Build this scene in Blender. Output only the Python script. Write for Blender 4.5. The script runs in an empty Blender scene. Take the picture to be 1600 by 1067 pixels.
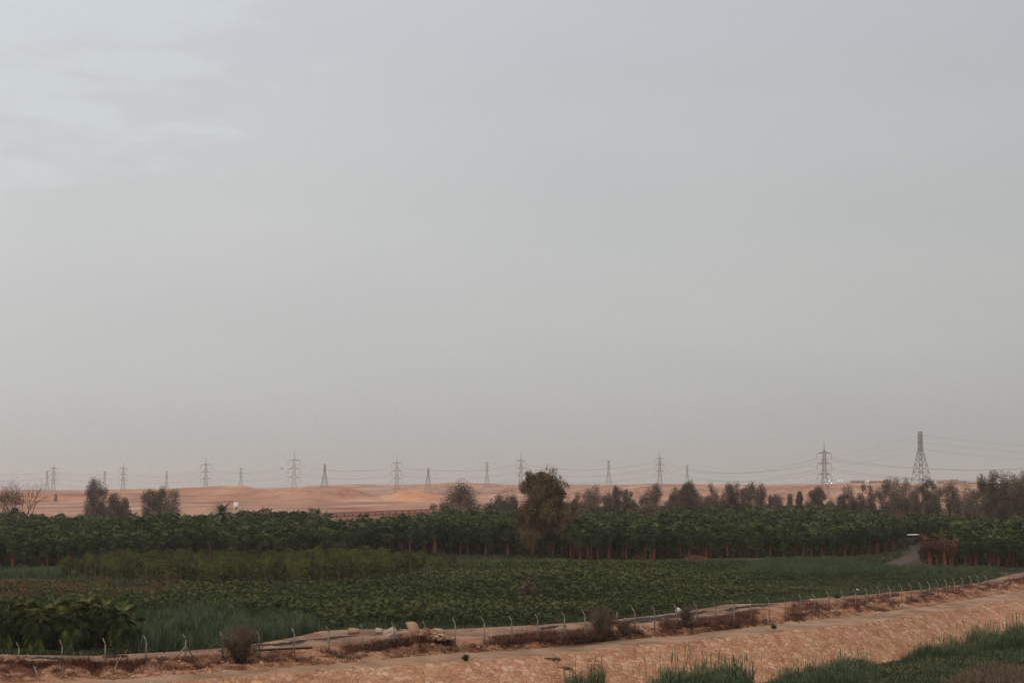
import bpy, math, random
import numpy as np
from mathutils import noise, Vector

SC = bpy.context.scene
# ---------------------------------------------------------------- camera
HAZE = 8e-5
H = 15.0; F = 2600.0; YH = 768.0
TH = math.atan((YH-533.5)/F); CT, ST = math.cos(TH), math.sin(TH)
cam = bpy.data.objects.new('camera', bpy.data.cameras.new('camera'))
SC.collection.objects.link(cam); SC.camera = cam
cam.location = (0, 0, H); cam.rotation_euler = (math.pi/2+TH, 0, 0)
cam.data.sensor_width = 36; cam.data.lens = 36*F/1600; cam.data.clip_start = 1; cam.data.clip_end = 60000

# ---------------------------------------------------------------- sky
SUN_EL, SUN_AZ = math.radians(48), math.radians(-150)
world = bpy.data.worlds.new('World'); SC.world = world; world.use_nodes = True
nt = world.node_tree; nt.nodes.clear()
def N(nt, t, **kw):
    n = nt.nodes.new(t)
    for k, v in kw.items(): setattr(n, k, v)
    return n
L = nt.links.new
out = N(nt, 'ShaderNodeOutputWorld'); bg = N(nt, 'ShaderNodeBackground'); L(bg.outputs[0], out.inputs[0])
tc = N(nt, 'ShaderNodeTexCoord'); sx = N(nt, 'ShaderNodeSeparateXYZ'); L(tc.outputs['Generated'], sx.inputs[0])
def ramp(nt, stops, interp='LINEAR'):
    r = N(nt, 'ShaderNodeValToRGB'); cr = r.color_ramp; cr.interpolation = interp
    while len(cr.elements) < len(stops): cr.elements.new(.5)
    for e, (p, c) in zip(cr.elements, stops): e.position = p; e.color = (*c, 1)
    return r
elev = ramp(nt, [(0, (.42,.405,.39)), (.02, (.455,.445,.43)), (.06, (.52,.52,.51)), (.13, (.565,.573,.565)), (.21, (.575,.59,.598)), (.29, (.578,.592,.625)), (.5, (.82,.78,.74)), (1, (.98,.9,.82))])
L(sx.outputs['Z'], elev.inputs[0])
azm = N(nt, 'ShaderNodeMapRange'); azm.inputs[1].default_value = -.32; azm.inputs[2].default_value = .34
azm.inputs[3].default_value = 1.085; azm.inputs[4].default_value = .85; L(sx.outputs['X'], azm.inputs[0])
# soft veils of cloud, stretched along the horizon
mp = N(nt, 'ShaderNodeMapping'); mp.inputs['Scale'].default_value = (2.2, 2.2, 7.5); mp.inputs['Location'].default_value = (1.7,.3,.2)
L(tc.outputs['Generated'], mp.inputs[0])
cn = N(nt, 'ShaderNodeTexNoise'); cn.inputs['Scale'].default_value = 1.6; cn.inputs['Detail'].default_value = 5; cn.inputs['Roughness'].default_value = .5
L(mp.outputs[0], cn.inputs['Vector'])
cr = ramp(nt, [(.3, (.955,.957,.97)), (.55, (1,1,1)), (.75, (1.05,1.045,1.03))]); L(cn.outputs[0], cr.inputs[0])
# a brighter break in the cloud, upper left
vd = N(nt, 'ShaderNodeVectorMath', operation='DOT_PRODUCT'); vd.inputs[1].default_value = Vector((-.27,.94,.3)).normalized()
L(tc.outputs['Generated'], vd.inputs[0])
c2 = N(nt, 'ShaderNodeTexNoise'); c2.inputs['Scale'].default_value = 5.5; c2.inputs['Detail'].default_value = 7; c2.inputs['Roughness'].default_value = .55; L(mp.outputs[0], c2.inputs['Vector'])
ad = N(nt, 'ShaderNodeMath', operation='MULTIPLY_ADD'); L(c2.outputs[0], ad.inputs[0]); ad.inputs[1].default_value = .04; L(vd.outputs['Value'], ad.inputs[2])
br = ramp(nt, [(.0, (0,0,0)), (1, (1,1,1))]); mr = N(nt, 'ShaderNodeMapRange'); mr.interpolation_type = 'SMOOTHSTEP'
mr.inputs[1].default_value = 1.01; mr.inputs[2].default_value = 1.019; L(ad.outputs[0], mr.inputs[0]); mr.inputs[3].default_value = 0; mr.inputs[4].default_value = 1
m1 = N(nt, 'ShaderNodeVectorMath', operation='SCALE'); L(elev.outputs[0], m1.inputs[0]); L(azm.outputs[0], m1.inputs['Scale'])
m2 = N(nt, 'ShaderNodeVectorMath', operation='MULTIPLY'); L(m1.outputs[0], m2.inputs[0]); L(cr.outputs[0], m2.inputs[1])
m3 = N(nt, 'ShaderNodeVectorMath', operation='MULTIPLY_ADD'); m3.inputs[1].default_value = (.045,.06,.055)
cv = N(nt, 'ShaderNodeCombineXYZ')
for i in range(3): L(mr.outputs[0], cv.inputs[i])
L(cv.outputs[0], m3.inputs[0]); L(m2.outputs[0], m3.inputs[2])
sky = N(nt, 'ShaderNodeTexSky', sky_type='NISHITA'); sky.sun_disc = False; sky.sun_elevation = SUN_EL; sky.sun_rotation = SUN_AZ
sky.dust_density = 8; sky.air_density = 1.5
sks = N(nt, 'ShaderNodeVectorMath', operation='SCALE'); L(sky.outputs[0], sks.inputs[0]); sks.inputs['Scale'].default_value = .1
mx = N(nt, 'ShaderNodeMix', data_type='RGBA'); mx.inputs[0].default_value = .05
L(m3.outputs[0], mx.inputs[6]); L(sks.outputs[0], mx.inputs[7]); L(mx.outputs[2], bg.inputs[0]); bg.inputs[1].default_value = 1.0

sl = bpy.data.lights.new('sun', 'SUN'); sl.energy = .9; sl.angle = math.radians(20); sl.color = (1, .93, .84)
so = bpy.data.objects.new('sun', sl); SC.collection.objects.link(so)
so.rotation_euler = (math.pi/2-SUN_EL, 0, -SUN_AZ+math.pi)
SC.view_settings.view_transform = 'Standard'; SC.view_settings.look = 'None'; SC.view_settings.exposure = 0.0
SC.cycles.volume_bounces = 1; SC.cycles.max_bounces = 6; SC.cycles.use_denoising = True; SC.cycles.denoising_input_passes = 'RGB_ALBEDO_NORMAL'; SC.cycles.denoising_prefilter = 'NONE'

# ---------------------------------------------------------------- helpers
rng = np.random.default_rng(7); random.seed(7)
def ray(px, py):
    u = (px-800)/F; v = (533.5-py)/F
    return np.array([u, CT-v*ST, ST+v*CT])
def at(px, py, z=0.0):                      # point of the plane z seen at a pixel of the photograph
    d = ray(px, py); t = (z-H)/d[2]; return np.array([d[0]*t, d[1]*t, z])
def atd(px, Y, z=0.0):                      # point at depth Y on a bearing
    dep = Y*CT+(z-H)*ST; return np.array([(px-800)/F*dep, Y, z])
def topz(py, Y):
    v = (533.5-py)/F; return H+Y*(ST+v*CT)/(CT-v*ST)
def proj(x, y, z=0.0):
    dep = y*CT+(z-H)*ST; return 800+F*x/dep, 533.5-F*(-y*ST+(z-H)*CT)/dep
def knots(k):
    a = np.array(k, float); return lambda x: np.interp(x, a[:,0], a[:,1])

class M:                                    # gathers triangles and quads, then links them as one mesh
    def __init__(s): s.v=[]; s.t=[]; s.q=[]; s.c=[]; s.n=0
    def add(s, v, t=None, q=None, c=0.5):
        v = np.asarray(v, float).reshape(-1,3)
        s.v.append(v)
        if t is not None and len(t): s.t.append(np.asarray(t, int).reshape(-1,3)+s.n)
        if q is not None and len(q): s.q.append(np.asarray(q, int).reshape(-1,4)+s.n)
        s.c.append(np.full(len(v), c, float) if np.isscalar(c) else np.asarray(c, float)); s.n += len(v)
        return s
    def box(s, lo, hi, c=.5, rot=0, org=(0,0,0), tilt=None):
        x0,y0,z0 = lo; x1,y1,z1 = hi
        v = np.array([[x,y,z] for z in (z0,z1) for x,y in ((x0,y0),(x1,y0),(x1,y1),(x0,y1))], float)
        if tilt:
            a, b = tilt
            R = np.array([[1,0,0],[0,math.cos(a),-math.sin(a)],[0,math.sin(a),math.cos(a)]]); v = v@R.T
            R = np.array([[math.cos(b),0,math.sin(b)],[0,1,0],[-math.sin(b),0,math.cos(b)]]); v = v@R.T
        R = np.array([[math.cos(rot),-math.sin(rot),0],[math.sin(rot),math.cos(rot),0],[0,0,1]]); v = v@R.T+np.array(org)
        return s.add(v, q=[[3,2,1,0],[4,5,6,7],[0,1,5,4],[1,2,6,5],[2,3,7,6],[3,0,4,7]], c=c)
    def tube(s, pts, rad, n=5, c=.5):
        pts = [np.asarray(p, float) for p in pts]
        if np.isscalar(rad): rad = [rad]*len(pts)
        vs = []; 
        for i, p in enumerate(pts):
            d = pts[min(i+1, len(pts)-1)]-pts[max(i-1, 0)]; d = d/(np.linalg.norm(d)+1e-9)
            a = np.cross(d, [0,0,1.] if abs(d[2]) < .9 else [1.,0,0]); a /= np.linalg.norm(a)+1e-9; b = np.cross(d, a)
            for k in range(n):
                w = 2*math.pi*k/n; vs.append(p+rad[i]*(math.cos(w)*a+math.sin(w)*b))
        q = [[i*n+k, i*n+(k+1)%n, (i+1)*n+(k+1)%n, (i+1)*n+k] for i in range(len(pts)-1) for k in range(n)]
        t = []
        if n > 2:
            for k in range(1, n-1): t += [[0, k+1, k], [(len(pts)-1)*n, (len(pts)-1)*n+k, (len(pts)-1)*n+k+1]]
        return s.add(vs, t=t, q=q, c=c)
    def mesh(s, name):
        v = np.concatenate(s.v) if s.v else np.zeros((0,3)); c = np.concatenate(s.c) if s.c else np.zeros(0)
        t = np.concatenate(s.t) if s.t else np.zeros((0,3), int); q = np.concatenate(s.q) if s.q else np.zeros((0,4), int)
        me = bpy.data.meshes.new(name); me.vertices.add(len(v)); me.vertices.foreach_set('co', v.astype(np.float32).ravel())
        li = np.concatenate([t.ravel(), q.ravel()]).astype(np.int32); me.loops.add(len(li)); me.loops.foreach_set('vertex_index', li)
        ls = np.concatenate([np.arange(len(t))*3, len(t)*3+np.arange(len(q))*4]).astype(np.int32)
        me.polygons.add(len(ls)); me.polygons.foreach_set('loop_start', ls)
        try: me.polygons.foreach_set('loop_total', np.concatenate([np.full(len(t),3), np.full(len(q),4)]).astype(np.int32))
        except Exception: pass
        at_ = me.attributes.new('tint', 'FLOAT', 'POINT'); at_.data.foreach_set('value', c.astype(np.float32))
        me.update(calc_edges=True); return me
def tmpl(m):
    return (np.concatenate(m.v), np.concatenate(m.t) if m.t else None, np.concatenate(m.q) if m.q else None, np.concatenate(m.c))
def stamp(M_, tp, pos, rot, scl, dt=0.0):   # a turned and scaled copy of a template added to a mesh
    v, t, q, c = tp; ca, sa = math.cos(rot), math.sin(rot)
    w = v*scl if np.isscalar(scl) else v*np.asarray(scl)
    w = np.stack([w[:,0]*ca-w[:,1]*sa, w[:,0]*sa+w[:,1]*ca, w[:,2]], 1)+pos
    M_.add(w, t, q, np.clip(c+dt, 0, 1))
def obj(name, m, mat, parent=None, smooth=False):
    me = m.mesh(name) if isinstance(m, M) else m
    if not me.materials: me.materials.append(mat)
    if smooth: me.polygons.foreach_set('use_smooth', [True]*len(me.polygons))
    o = bpy.data.objects.new(name, me); SC.collection.objects.link(o); o.parent = parent
    return o
def tag(o, label=None, cat=None, group=None, kind=None):
    if label: o['label'] = label
    if cat: o['category'] = cat
    if group: o['group'] = group
    if kind: o['kind'] = kind
    return o
def thing(name, label, cat, loc=(0,0,0), rz=0, sc=1, group=None):
    o = bpy.data.objects.new(name, None); SC.collection.objects.link(o); o.empty_display_size = .3
    o.location = loc; o.rotation_euler = (0,0,rz); o.scale = (sc,sc,sc) if np.isscalar(sc) else sc
    return tag(o, label, cat, group)
def dup(root, loc, rz=0, sc=1, label=None, group=None):
    r = root.copy(); SC.collection.objects.link(r); r.location = loc; r.rotation_euler = (0,0,rz)
    r.scale = (sc,sc,sc) if np.isscalar(sc) else sc
    if label: r['label'] = label
    if group: r['group'] = group
    for ch in list(root.children):
        c = ch.copy(); SC.collection.objects.link(c); c.parent = r
    return r
def inside(poly, x, y):
    p = np.array(poly, float); n = len(p); r = np.zeros(np.shape(x), bool); j = n-1
    for i in range(n):
        c = ((p[i,1] > y) != (p[j,1] > y)) & (x < (p[j,0]-p[i,0])*(y-p[i,1])/(p[j,1]-p[i,1]+1e-12)+p[i,0])
        r ^= c; j = i
    return r
def grid_pts(poly, step, z=0.0, jit=.4, xr=None, yr=None):   # jittered rows of points on plane z inside a region read off the photo
    cs = np.array([at(px, py, z) for px, py in poly]); x0,y0 = cs[:,0].min(), cs[:,1].min(); x1,y1 = cs[:,0].max(), cs[:,1].max()
    gx, gy = np.meshgrid(np.arange(x0, x1, step), np.arange(y0, y1, step)); gx = gx.ravel(); gy = gy.ravel()
    gx = gx+rng.uniform(-jit, jit, gx.shape)*step; gy = gy+rng.uniform(-jit, jit, gy.shape)*step
    k = inside(cs[:,:2], gx, gy); return np.stack([gx[k], gy[k], np.full(k.sum(), z)], 1)
def fb(x, y, z=0, o=4): return noise.fractal(Vector((x, y, z)), 1.0, 2.0, o)

# ---------------------------------------------------------------- materials
def mat(name, stops, scale=1.0, rough=.9, detail=6, tint=0.0, rnd=0.0, bump=0.0, bscale=None, big=0.0, spec=.2, distort=0.0):
    m = bpy.data.materials.new(name); m.use_nodes = True; t = m.node_tree; t.nodes.clear(); l = t.links.new
    o = N(t, 'ShaderNodeOutputMaterial'); b = N(t, 'ShaderNodeBsdfPrincipled'); l(b.outputs[0], o.inputs[0])
    b.inputs['Roughness'].default_value = rough; b.inputs['Specular IOR Level'].default_value = spec
    c = N(t, 'ShaderNodeTexCoord'); n = N(t, 'ShaderNodeTexNoise'); n.inputs['Scale'].default_value = scale
    n.inputs['Detail'].default_value = detail; n.inputs['Distortion'].default_value = distort; l(c.outputs['Object'], n.inputs['Vector'])
    fac = n.outputs[0]
    def mad(a, k, base):
        q = N(t, 'ShaderNodeMath', operation='MULTIPLY_ADD'); l(a, q.inputs[0]); q.inputs[1].default_value = k
        l(base, q.inputs[2]); s = N(t, 'ShaderNodeMath', operation='SUBTRACT'); l(q.outputs[0], s.inputs[0]); s.inputs[1].default_value = k*.5; return s.outputs[0]
    if tint:
        a = N(t, 'ShaderNodeAttribute'); a.attribute_name = 'tint'; fac = mad(a.outputs['Fac'], tint, fac)
    if rnd:
        a = N(t, 'ShaderNodeObjectInfo'); fac = mad(a.outputs['Random'], rnd, fac)
    if big:
        g = N(t, 'ShaderNodeNewGeometry'); w = N(t, 'ShaderNodeTexNoise'); w.inputs['Scale'].default_value = .022; w.inputs['Detail'].default_value = 3
        l(g.outputs['Position'], w.inputs['Vector']); fac = mad(w.outputs[0], big, fac)
    r = ramp(t, stops); l(fac, r.inputs[0]); l(r.outputs[0], b.inputs['Base Color'])
    if bump:
        n2 = N(t, 'ShaderNodeTexNoise'); n2.inputs['Scale'].default_value = bscale or scale*4; n2.inputs['Detail'].default_value = 6
        l(c.outputs['Object'], n2.inputs['Vector']); bp = N(t, 'ShaderNodeBump'); bp.inputs['Strength'].default_value = 1
        bp.inputs['Distance'].default_value = bump; l(n2.outputs[0], bp.inputs['Height']); l(bp.outputs[0], b.inputs['Normal'])
    return m
MT = {}
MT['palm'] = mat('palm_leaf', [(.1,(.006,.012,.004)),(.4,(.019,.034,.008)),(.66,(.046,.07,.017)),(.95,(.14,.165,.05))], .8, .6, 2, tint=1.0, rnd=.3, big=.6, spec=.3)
MT['palm_near'] = mat('palm_leaf_near', [(.1,(.014,.024,.006)),(.4,(.045,.07,.015)),(.8,(.17,.19,.045))], 1.5, .55, 2, tint=.9, spec=.3)
MT['young'] = mat('young_palm_leaf', [(.1,(.009,.016,.004)),(.38,(.03,.048,.011)),(.62,(.064,.088,.021)),(.92,(.17,.16,.058))], .6, .65, 2, tint=.75, rnd=.22, big=.8)
MT['dead'] = mat('dead_frond', [(.1,(.03,.014,.01)),(.5,(.11,.04,.025)),(.9,(.26,.1,.055))], .8, .8, 2, tint=.8, rnd=.3)
MT['ptrunk'] = mat('palm_trunk', [(.3,(.06,.023,.015)),(.6,(.14,.052,.033)),(.8,(.22,.09,.055))], 2.5, .9, 4, rnd=.3, bump=.05)
MT['wood'] = mat('bark', [(.3,(.035,.022,.017)),(.7,(.085,.055,.042))], 2, .95, 4, bump=.03)
MT['tamarisk'] = mat('tamarisk_leaf', [(.15,(.065,.046,.034)),(.5,(.14,.1,.072)),(.85,(.24,.17,.12))], .5, .9, 3, tint=.9, rnd=.3)
MT['bigtree'] = mat('big_tree_leaf', [(.15,(.055,.038,.02)),(.5,(.14,.095,.05)),(.85,(.27,.18,.095))], .4, .85, 3, tint=.8)
MT['acacia'] = mat('feathery_leaf', [(.15,(.02,.03,.008)),(.45,(.055,.068,.014)),(.8,(.14,.145,.03))], .5, .8, 2, tint=.8, rnd=.5)
MT['reed'] = mat('reed_leaf', [(.15,(.014,.028,.012)),(.5,(.042,.07,.03)),(.85,(.12,.155,.07))], .4, .7, 3, tint=.9, big=.3)
MT['grass'] = mat('grass_leaf', [(.15,(.018,.029,.011)),(.5,(.048,.065,.026)),(.85,(.13,.13,.056))], .25, .8, 4, tint=.8, big=.5)
MT['drygrass'] = mat('dry_grass_leaf', [(.2,(.07,.04,.02)),(.5,(.15,.085,.04)),(.85,(.26,.15,.075))], .5, .9, 3, tint=.9)
MT['brush'] = mat('dry_brush_twig', [(.2,(.035,.014,.01)),(.5,(.09,.035,.022)),(.85,(.19,.085,.052))], .5, .9, 3, tint=.9)
MT['twig'] = mat('bush_twig', [(.15,(.05,.036,.023)),(.5,(.12,.082,.052)),(.85,(.23,.155,.1))], .8, .9, 3, tint=.9)
MT['field'] = mat('field_soil', [(.3,(.022,.022,.012)),(.55,(.045,.036,.02)),(.78,(.11,.07,.042))], .08, .95, 8, bump=.1, bscale=1.5)
MT['desert'] = None
MT['track'] = mat('track_sand', [(.3,(.11,.055,.036)),(.48,(.21,.12,.08)),(.7,(.36,.22,.15))], .22, .95, 9, bump=.09, bscale=2.2)
MT['bank'] = mat('bank_earth', [(.32,(.07,.026,.014)),(.44,(.2,.088,.047)),(.56,(.31,.155,.088)),(.75,(.45,.265,.165))], .35, .95, 10, bump=.22, bscale=1.6, distort=.6)
MT['road'] = mat('road_dust', [(.3,(.17,.105,.068)),(.5,(.27,.17,.11)),(.7,(.38,.245,.165))], .25, .95, 9, bump=.03, bscale=5)
MT['bed'] = mat('canal_bed_soil', [(.3,(.03,.034,.018)),(.7,(.075,.07,.04))], .2, .95, 6, bump=.05)
MT['steel'] = mat('galvanised_steel', [(.3,(.17,.16,.155)),(.7,(.27,.26,.25))], .1, .6, 2)
MT['steelred'] = mat('weathered_steel', [(.3,(.2,.15,.14)),(.7,(.3,.235,.22))], .1, .7, 2)
MT['wire'] = mat('conductor', [(.3,(.1,.095,.09)),(.7,(.14,.13,.12))], .1, .6, 1)
MT['concrete'] = mat('post_concrete', [(.3,(.12,.09,.075)),(.5,(.19,.15,.125)),(.7,(.27,.22,.185))], 3, .9, 5, rnd=.3, bump=.01)
MT['slab'] = mat('slab_concrete', [(.3,(.3,.17,.11)),(.6,(.42,.25,.165))], 1.2, .9, 6, bump=.02)
MT['palecon'] = mat('pale_plaster', [(.3,(.3,.23,.175)),(.7,(.44,.36,.29))], 1.2, .9, 6, bump=.02)
MT['plank'] = mat('weathered_timber', [(.3,(.28,.18,.12)),(.7,(.46,.32,.22))], 2, .9, 6, bump=.01)
MT['dark'] = mat('black_plastic', [(.3,(.018,.016,.016)),(.7,(.06,.048,.043))], 1.2, .95, 5, bump=.03, spec=.05)
MT['stonedark'] = mat('dark_rock', [(.3,(.05,.035,.028)),(.7,(.12,.08,.06))], 2, .9, 5, bump=.03)
MT['clod'] = mat('earth_clod', [(.25,(.2,.1,.06)),(.5,(.34,.19,.12)),(.75,(.5,.33,.22))], .9, .95, 5, tint=.8, bump=.03)
MT['brick'] = mat('wall_brick', [(.3,(.3,.15,.105)),(.7,(.42,.23,.165))], .2, .9, 6, bump=.02)
MT['white'] = mat('white_paint', [(.3,(.66,.63,.6)),(.7,(.8,.78,.75))], 1, .7, 4)
MT['bpink'] = mat('pink_render', [(.3,(.38,.2,.16)),(.7,(.46,.26,.21))], .3, .9, 4)
MT['bgrey'] = mat('grey_render', [(.3,(.22,.17,.15)),(.7,(.3,.24,.21))], .3, .9, 4)
MT['glass'] = mat('window_glass', [(.3,(.02,.02,.022)),(.7,(.03,.03,.032))], 1, .2, 1, spec=.5)
MT['fartrack'] = mat('grey_track', [(.3,(.04,.03,.025)),(.7,(.1,.072,.058))], .25, .95, 8, bump=.03)
MT['tarp'] = mat('white_sheet', [(.3,(.5,.47,.44)),(.7,(.66,.63,.6))], 1, .8, 4, bump=.03)
def emis(name, c, s):
    m = bpy.data.materials.new(name); m.use_nodes = True; b = m.node_tree.nodes['Principled BSDF']
    b.inputs['Emission Color'].default_value = (*c,1); b.inputs['Emission Strength'].default_value = s; return m
MT['lamp'] = emis('floodlight_lens', (1,.97,.9), 4)

def desert_mat():
    m = bpy.data.materials.new('desert_sand'); m.use_nodes = True; t = m.node_tree; l = t.links.new; b = t.nodes['Principled BSDF']
    b.inputs['Roughness'].default_value = .95; b.inputs['Specular IOR Level'].default_value = .1
    c = N(t,'ShaderNodeTexCoord'); a = N(t,'ShaderNodeAttribute'); a.attribute_name = 'tint'
    mp = N(t,'ShaderNodeMapping'); mp.inputs['Scale'].default_value = (1,.5,2.5); l(c.outputs['Object'], mp.inputs[0])
    n = N(t,'ShaderNodeTexNoise'); n.inputs['Scale'].default_value = .012; n.inputs['Detail'].default_value = 9; n.inputs['Roughness'].default_value = .62; l(mp.outputs[0], n.inputs['Vector'])
    orange = ramp(t, [(.32,(.25,.1,.055)),(.43,(.43,.18,.098)),(.55,(.52,.245,.14)),(.7,(.59,.35,.23))]); l(n.outputs[0], orange.inputs[0])
    pink = ramp(t, [(.33,(.17,.088,.065)),(.44,(.31,.165,.12)),(.56,(.39,.23,.17)),(.7,(.54,.36,.285))]); l(n.outputs[0], pink.inputs[0])
    mx = N(t,'ShaderNodeMix', data_type='RGBA'); l(a.outputs['Fac'], mx.inputs[0]); l(pink.outputs[0], mx.inputs[6]); l(orange.outputs[0], mx.inputs[7])
    # outcrops of dark rock strung along level bands
    mp2 = N(t,'ShaderNodeMapping'); mp2.inputs['Scale'].default_value = (.012,.004,.22); l(c.outputs['Object'], mp2.inputs[0])
    n2 = N(t,'ShaderNodeTexNoise'); n2.inputs['Scale'].default_value = 1; n2.inputs['Detail'].default_value = 8; l(mp2.outputs[0], n2.inputs['Vector'])
    rk = ramp(t, [(.54,(0,0,0)),(.62,(1,1,1))]); l(n2.outputs[0], rk.inputs[0])
    q = N(t,'ShaderNodeMath', operation='MULTIPLY'); l(rk.outputs[0], q.inputs[0]); q.inputs[1].default_value = .5
    mx2 = N(t,'ShaderNodeMix', data_type='RGBA'); l(q.outputs[0], mx2.inputs[0]); l(mx.outputs[2], mx2.inputs[6]); mx2.inputs[7].default_value = (.2,.1,.07,1)
    l(mx2.outputs[2], b.inputs['Base Color'])
    bp = N(t,'ShaderNodeBump'); bp.inputs['Distance'].default_value = 9; n3 = N(t,'ShaderNodeTexNoise'); n3.inputs['Scale'].default_value = .05; n3.inputs['Detail'].default_value = 8
    l(mp.outputs[0], n3.inputs['Vector']); l(n3.outputs[0], bp.inputs['Height']); l(bp.outputs[0], b.inputs['Normal']); return m
MT['desert'] = desert_mat()

def stone_mat():
    m = bpy.data.materials.new('stone_pitching'); m.use_nodes = True; t = m.node_tree; l = t.links.new; b = t.nodes['Principled BSDF']
    b.inputs['Roughness'].default_value = .9; b.inputs['Specular IOR Level'].default_value = .15
    c = N(t,'ShaderNodeTexCoord')
    wn = N(t,'ShaderNodeTexNoise'); wn.inputs['Scale'].default_value = .9; wn.inputs['Detail'].default_value = 3; l(c.outputs['Object'], wn.inputs['Vector'])
    wv = N(t,'ShaderNodeVectorMath', operation='SCALE'); l(wn.outputs['Color'], wv.inputs[0]); wv.inputs['Scale'].default_value = 1.1
    av = N(t,'ShaderNodeVectorMath', operation='ADD'); l(c.outputs['Object'], av.inputs[0]); l(wv.outputs[0], av.inputs[1])
    ve = N(t,'ShaderNodeTexVoronoi', feature='DISTANCE_TO_EDGE'); ve.inputs['Scale'].default_value = 1.5; l(av.outputs[0], ve.inputs['Vector'])
    vc = N(t,'ShaderNodeTexVoronoi'); vc.inputs['Scale'].default_value = 1.5; l(av.outputs[0], vc.inputs['Vector'])
    sep = N(t,'ShaderNodeSeparateColor'); l(vc.outputs['Color'], sep.inputs[0])
    n = N(t,'ShaderNodeTexNoise'); n.inputs['Scale'].default_value = .35; n.inputs['Detail'].default_value = 9; n.inputs['Roughness'].default_value = .65; l(c.outputs['Object'], n.inputs['Vector'])
    q = N(t,'ShaderNodeMath', operation='MULTIPLY_ADD'); l(sep.outputs[0], q.inputs[0]); q.inputs[1].default_value = .42; l(n.outputs[0], q.inputs[2])
    s = N(t,'ShaderNodeMath', operation='SUBTRACT'); l(q.outputs[0], s.inputs[0]); s.inputs[1].default_value = .21
    r = ramp(t, [(.1,(.24,.11,.06)),(.4,(.38,.19,.105)),(.58,(.43,.235,.138)),(.88,(.54,.36,.24))]); l(s.outputs[0], r.inputs[0])
    jt = ramp(t, [(.0,(.8,.8,.8)),(.06,(0,0,0))]); l(ve.outputs['Distance'], jt.inputs[0])
    q2 = N(t,'ShaderNodeMath', operation='MULTIPLY'); l(jt.outputs[0], q2.inputs[0]); l(sep.outputs[1], q2.inputs[1])
    mx = N(t,'ShaderNodeMix', data_type='RGBA'); l(q2.outputs[0], mx.inputs[0]); l(r.outputs[0], mx.inputs[6]); mx.inputs[7].default_value = (.2,.12,.08,1)
    l(mx.outputs[2], b.inputs['Base Color'])
    h = ramp(t, [(0,(0,0,0)),(.12,(.8,.8,.8)),(.4,(1,1,1))]); l(ve.outputs['Distance'], h.inputs[0])
    hh = N(t,'ShaderNodeMath', operation='MULTIPLY_ADD'); l(sep.outputs[2], hh.inputs[0]); hh.inputs[1].default_value = .6; l(h.outputs[0], hh.inputs[2])
    h3 = N(t,'ShaderNodeMath', operation='MULTIPLY_ADD'); l(n.outputs[0], h3.inputs[0]); h3.inputs[1].default_value = 1.2; l(hh.outputs[0], h3.inputs[2])
    bp = N(t,'ShaderNodeBump'); bp.inputs['Distance'].default_value = .09; l(h3.outputs[0], bp.inputs['Height']); l(bp.outputs[0], b.inputs['Normal']); return m
MT['stone'] = stone_mat()

# ---------------------------------------------------------------- ground lines, as seen in the photo on their level
L0 = knots([(-500,1042),(0,1022),(150,1024),(282,1017),(345,1012),(411,1004),(460,995),(504,985),(570,982),(690,983),(756,980),(840,976),(911,971),(958,968),(1040,959),(1096,951),(1134,944),(1209,942),(1284,934),(1375,927),(1450,920),(1525,911),(1562,902),(1600,893),(2100,850)])
L1 = knots([(-500,1052),(0,1031),(150,1033),(282,1025),(400,1014),(500,1008),(560,1005),(711,1000),(780,995),(836,989),(911,984),(958,979),(1005,976),(1060,970),(1096,964.5),(1147,959),(1171,953),(1228,944),(1319,936),(1375,930),(1450,922),(1525,914),(1562,909),(1600,903),(2100,853)])
L2 = knots([(-500,1062),(0,1037),(97,1038),(228,1037),(288,1032),(405,1026),(514,1020),(617,1013),(711,1008),(799,1004),(882,999),(940,993),(1023,985),(1089,979),(1147,974),(1202,965),(1273,957),(1337,949),(1400,941),(1465,931),(1540,920),(1600,911),(2100,860)])
L3 = knots([(-500,1094),(0,1068),(206,1060),(300,1052),(382,1047),(570,1033),(634,1026),(709,1021),(840,1013),(930,1001),(1014,996.5),(1080,992),(1115,985),(1171,979.5),(1227,974),(1284,968),(1340,962),(1375,957),(1450,947),(1525,935),(1600,922),(2100,868)])
L4 = knots([(-500,1108),(0,1083),(100,1076),(270,1065),(382,1056),(570,1042),(634,1038),(727,1032),(840,1024),(930,1015),(1005,1007),(1080,1001),(1134,995),(1227,986),(1340,974),(1375,969),(1450,958),(1525,946),(1600,933),(2100,878)])
L5 = knots([(-500,1240),(0,1186),(800,1123),(1130,1074),(1272,1055),(1420,1028),(1510,1011),(1600,998),(2100,920)])
ZL = [.25, .3, .0, -.6, -.8, -4.8]
LS = [L0, L1, L2, L3, L4, L5]
COLS = np.arange(-500, 2101, 4.0)
def edge(i, px): return at(px, LS[i](px), ZL[i])
E = [np.array([edge(i, p) for p in COLS]) for i in range(6)]
for i in range(6):                                     # soften the corners of the read-off lines
    for _ in range(3):
        e = E[i]; e[1:-1] = (e[:-2]+2*e[1:-1]+e[2:])/4
def strip(name, segs, matl, disp):
    rows = []
    for (a, b, n, first) in segs:
        for k in range(0 if first else 1, n+1):
            rows.append(E[a]*(1-k/n)+E[b]*(k/n))
    R = len(rows); V = np.array(rows); tot = R-1
    for r in range(R):
        fade = min(1, r/1.5, (tot-r)/1.5)
        for c in range(len(COLS)):
            V[r,c,2] += disp(V[r,c,0], V[r,c,1], r/tot, COLS[c])*fade
    nc = len(COLS); idx = np.arange(R*nc).reshape(R, nc)
    q = np.stack([idx[:-1,:-1], idx[1:,:-1], idx[1:,1:], idx[:-1,1:]], -1).reshape(-1,4)
    m = M().add(V.reshape(-1,3), q=q); o = obj(name, m, matl, smooth=True); tag(o, kind='structure'); return V
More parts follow.
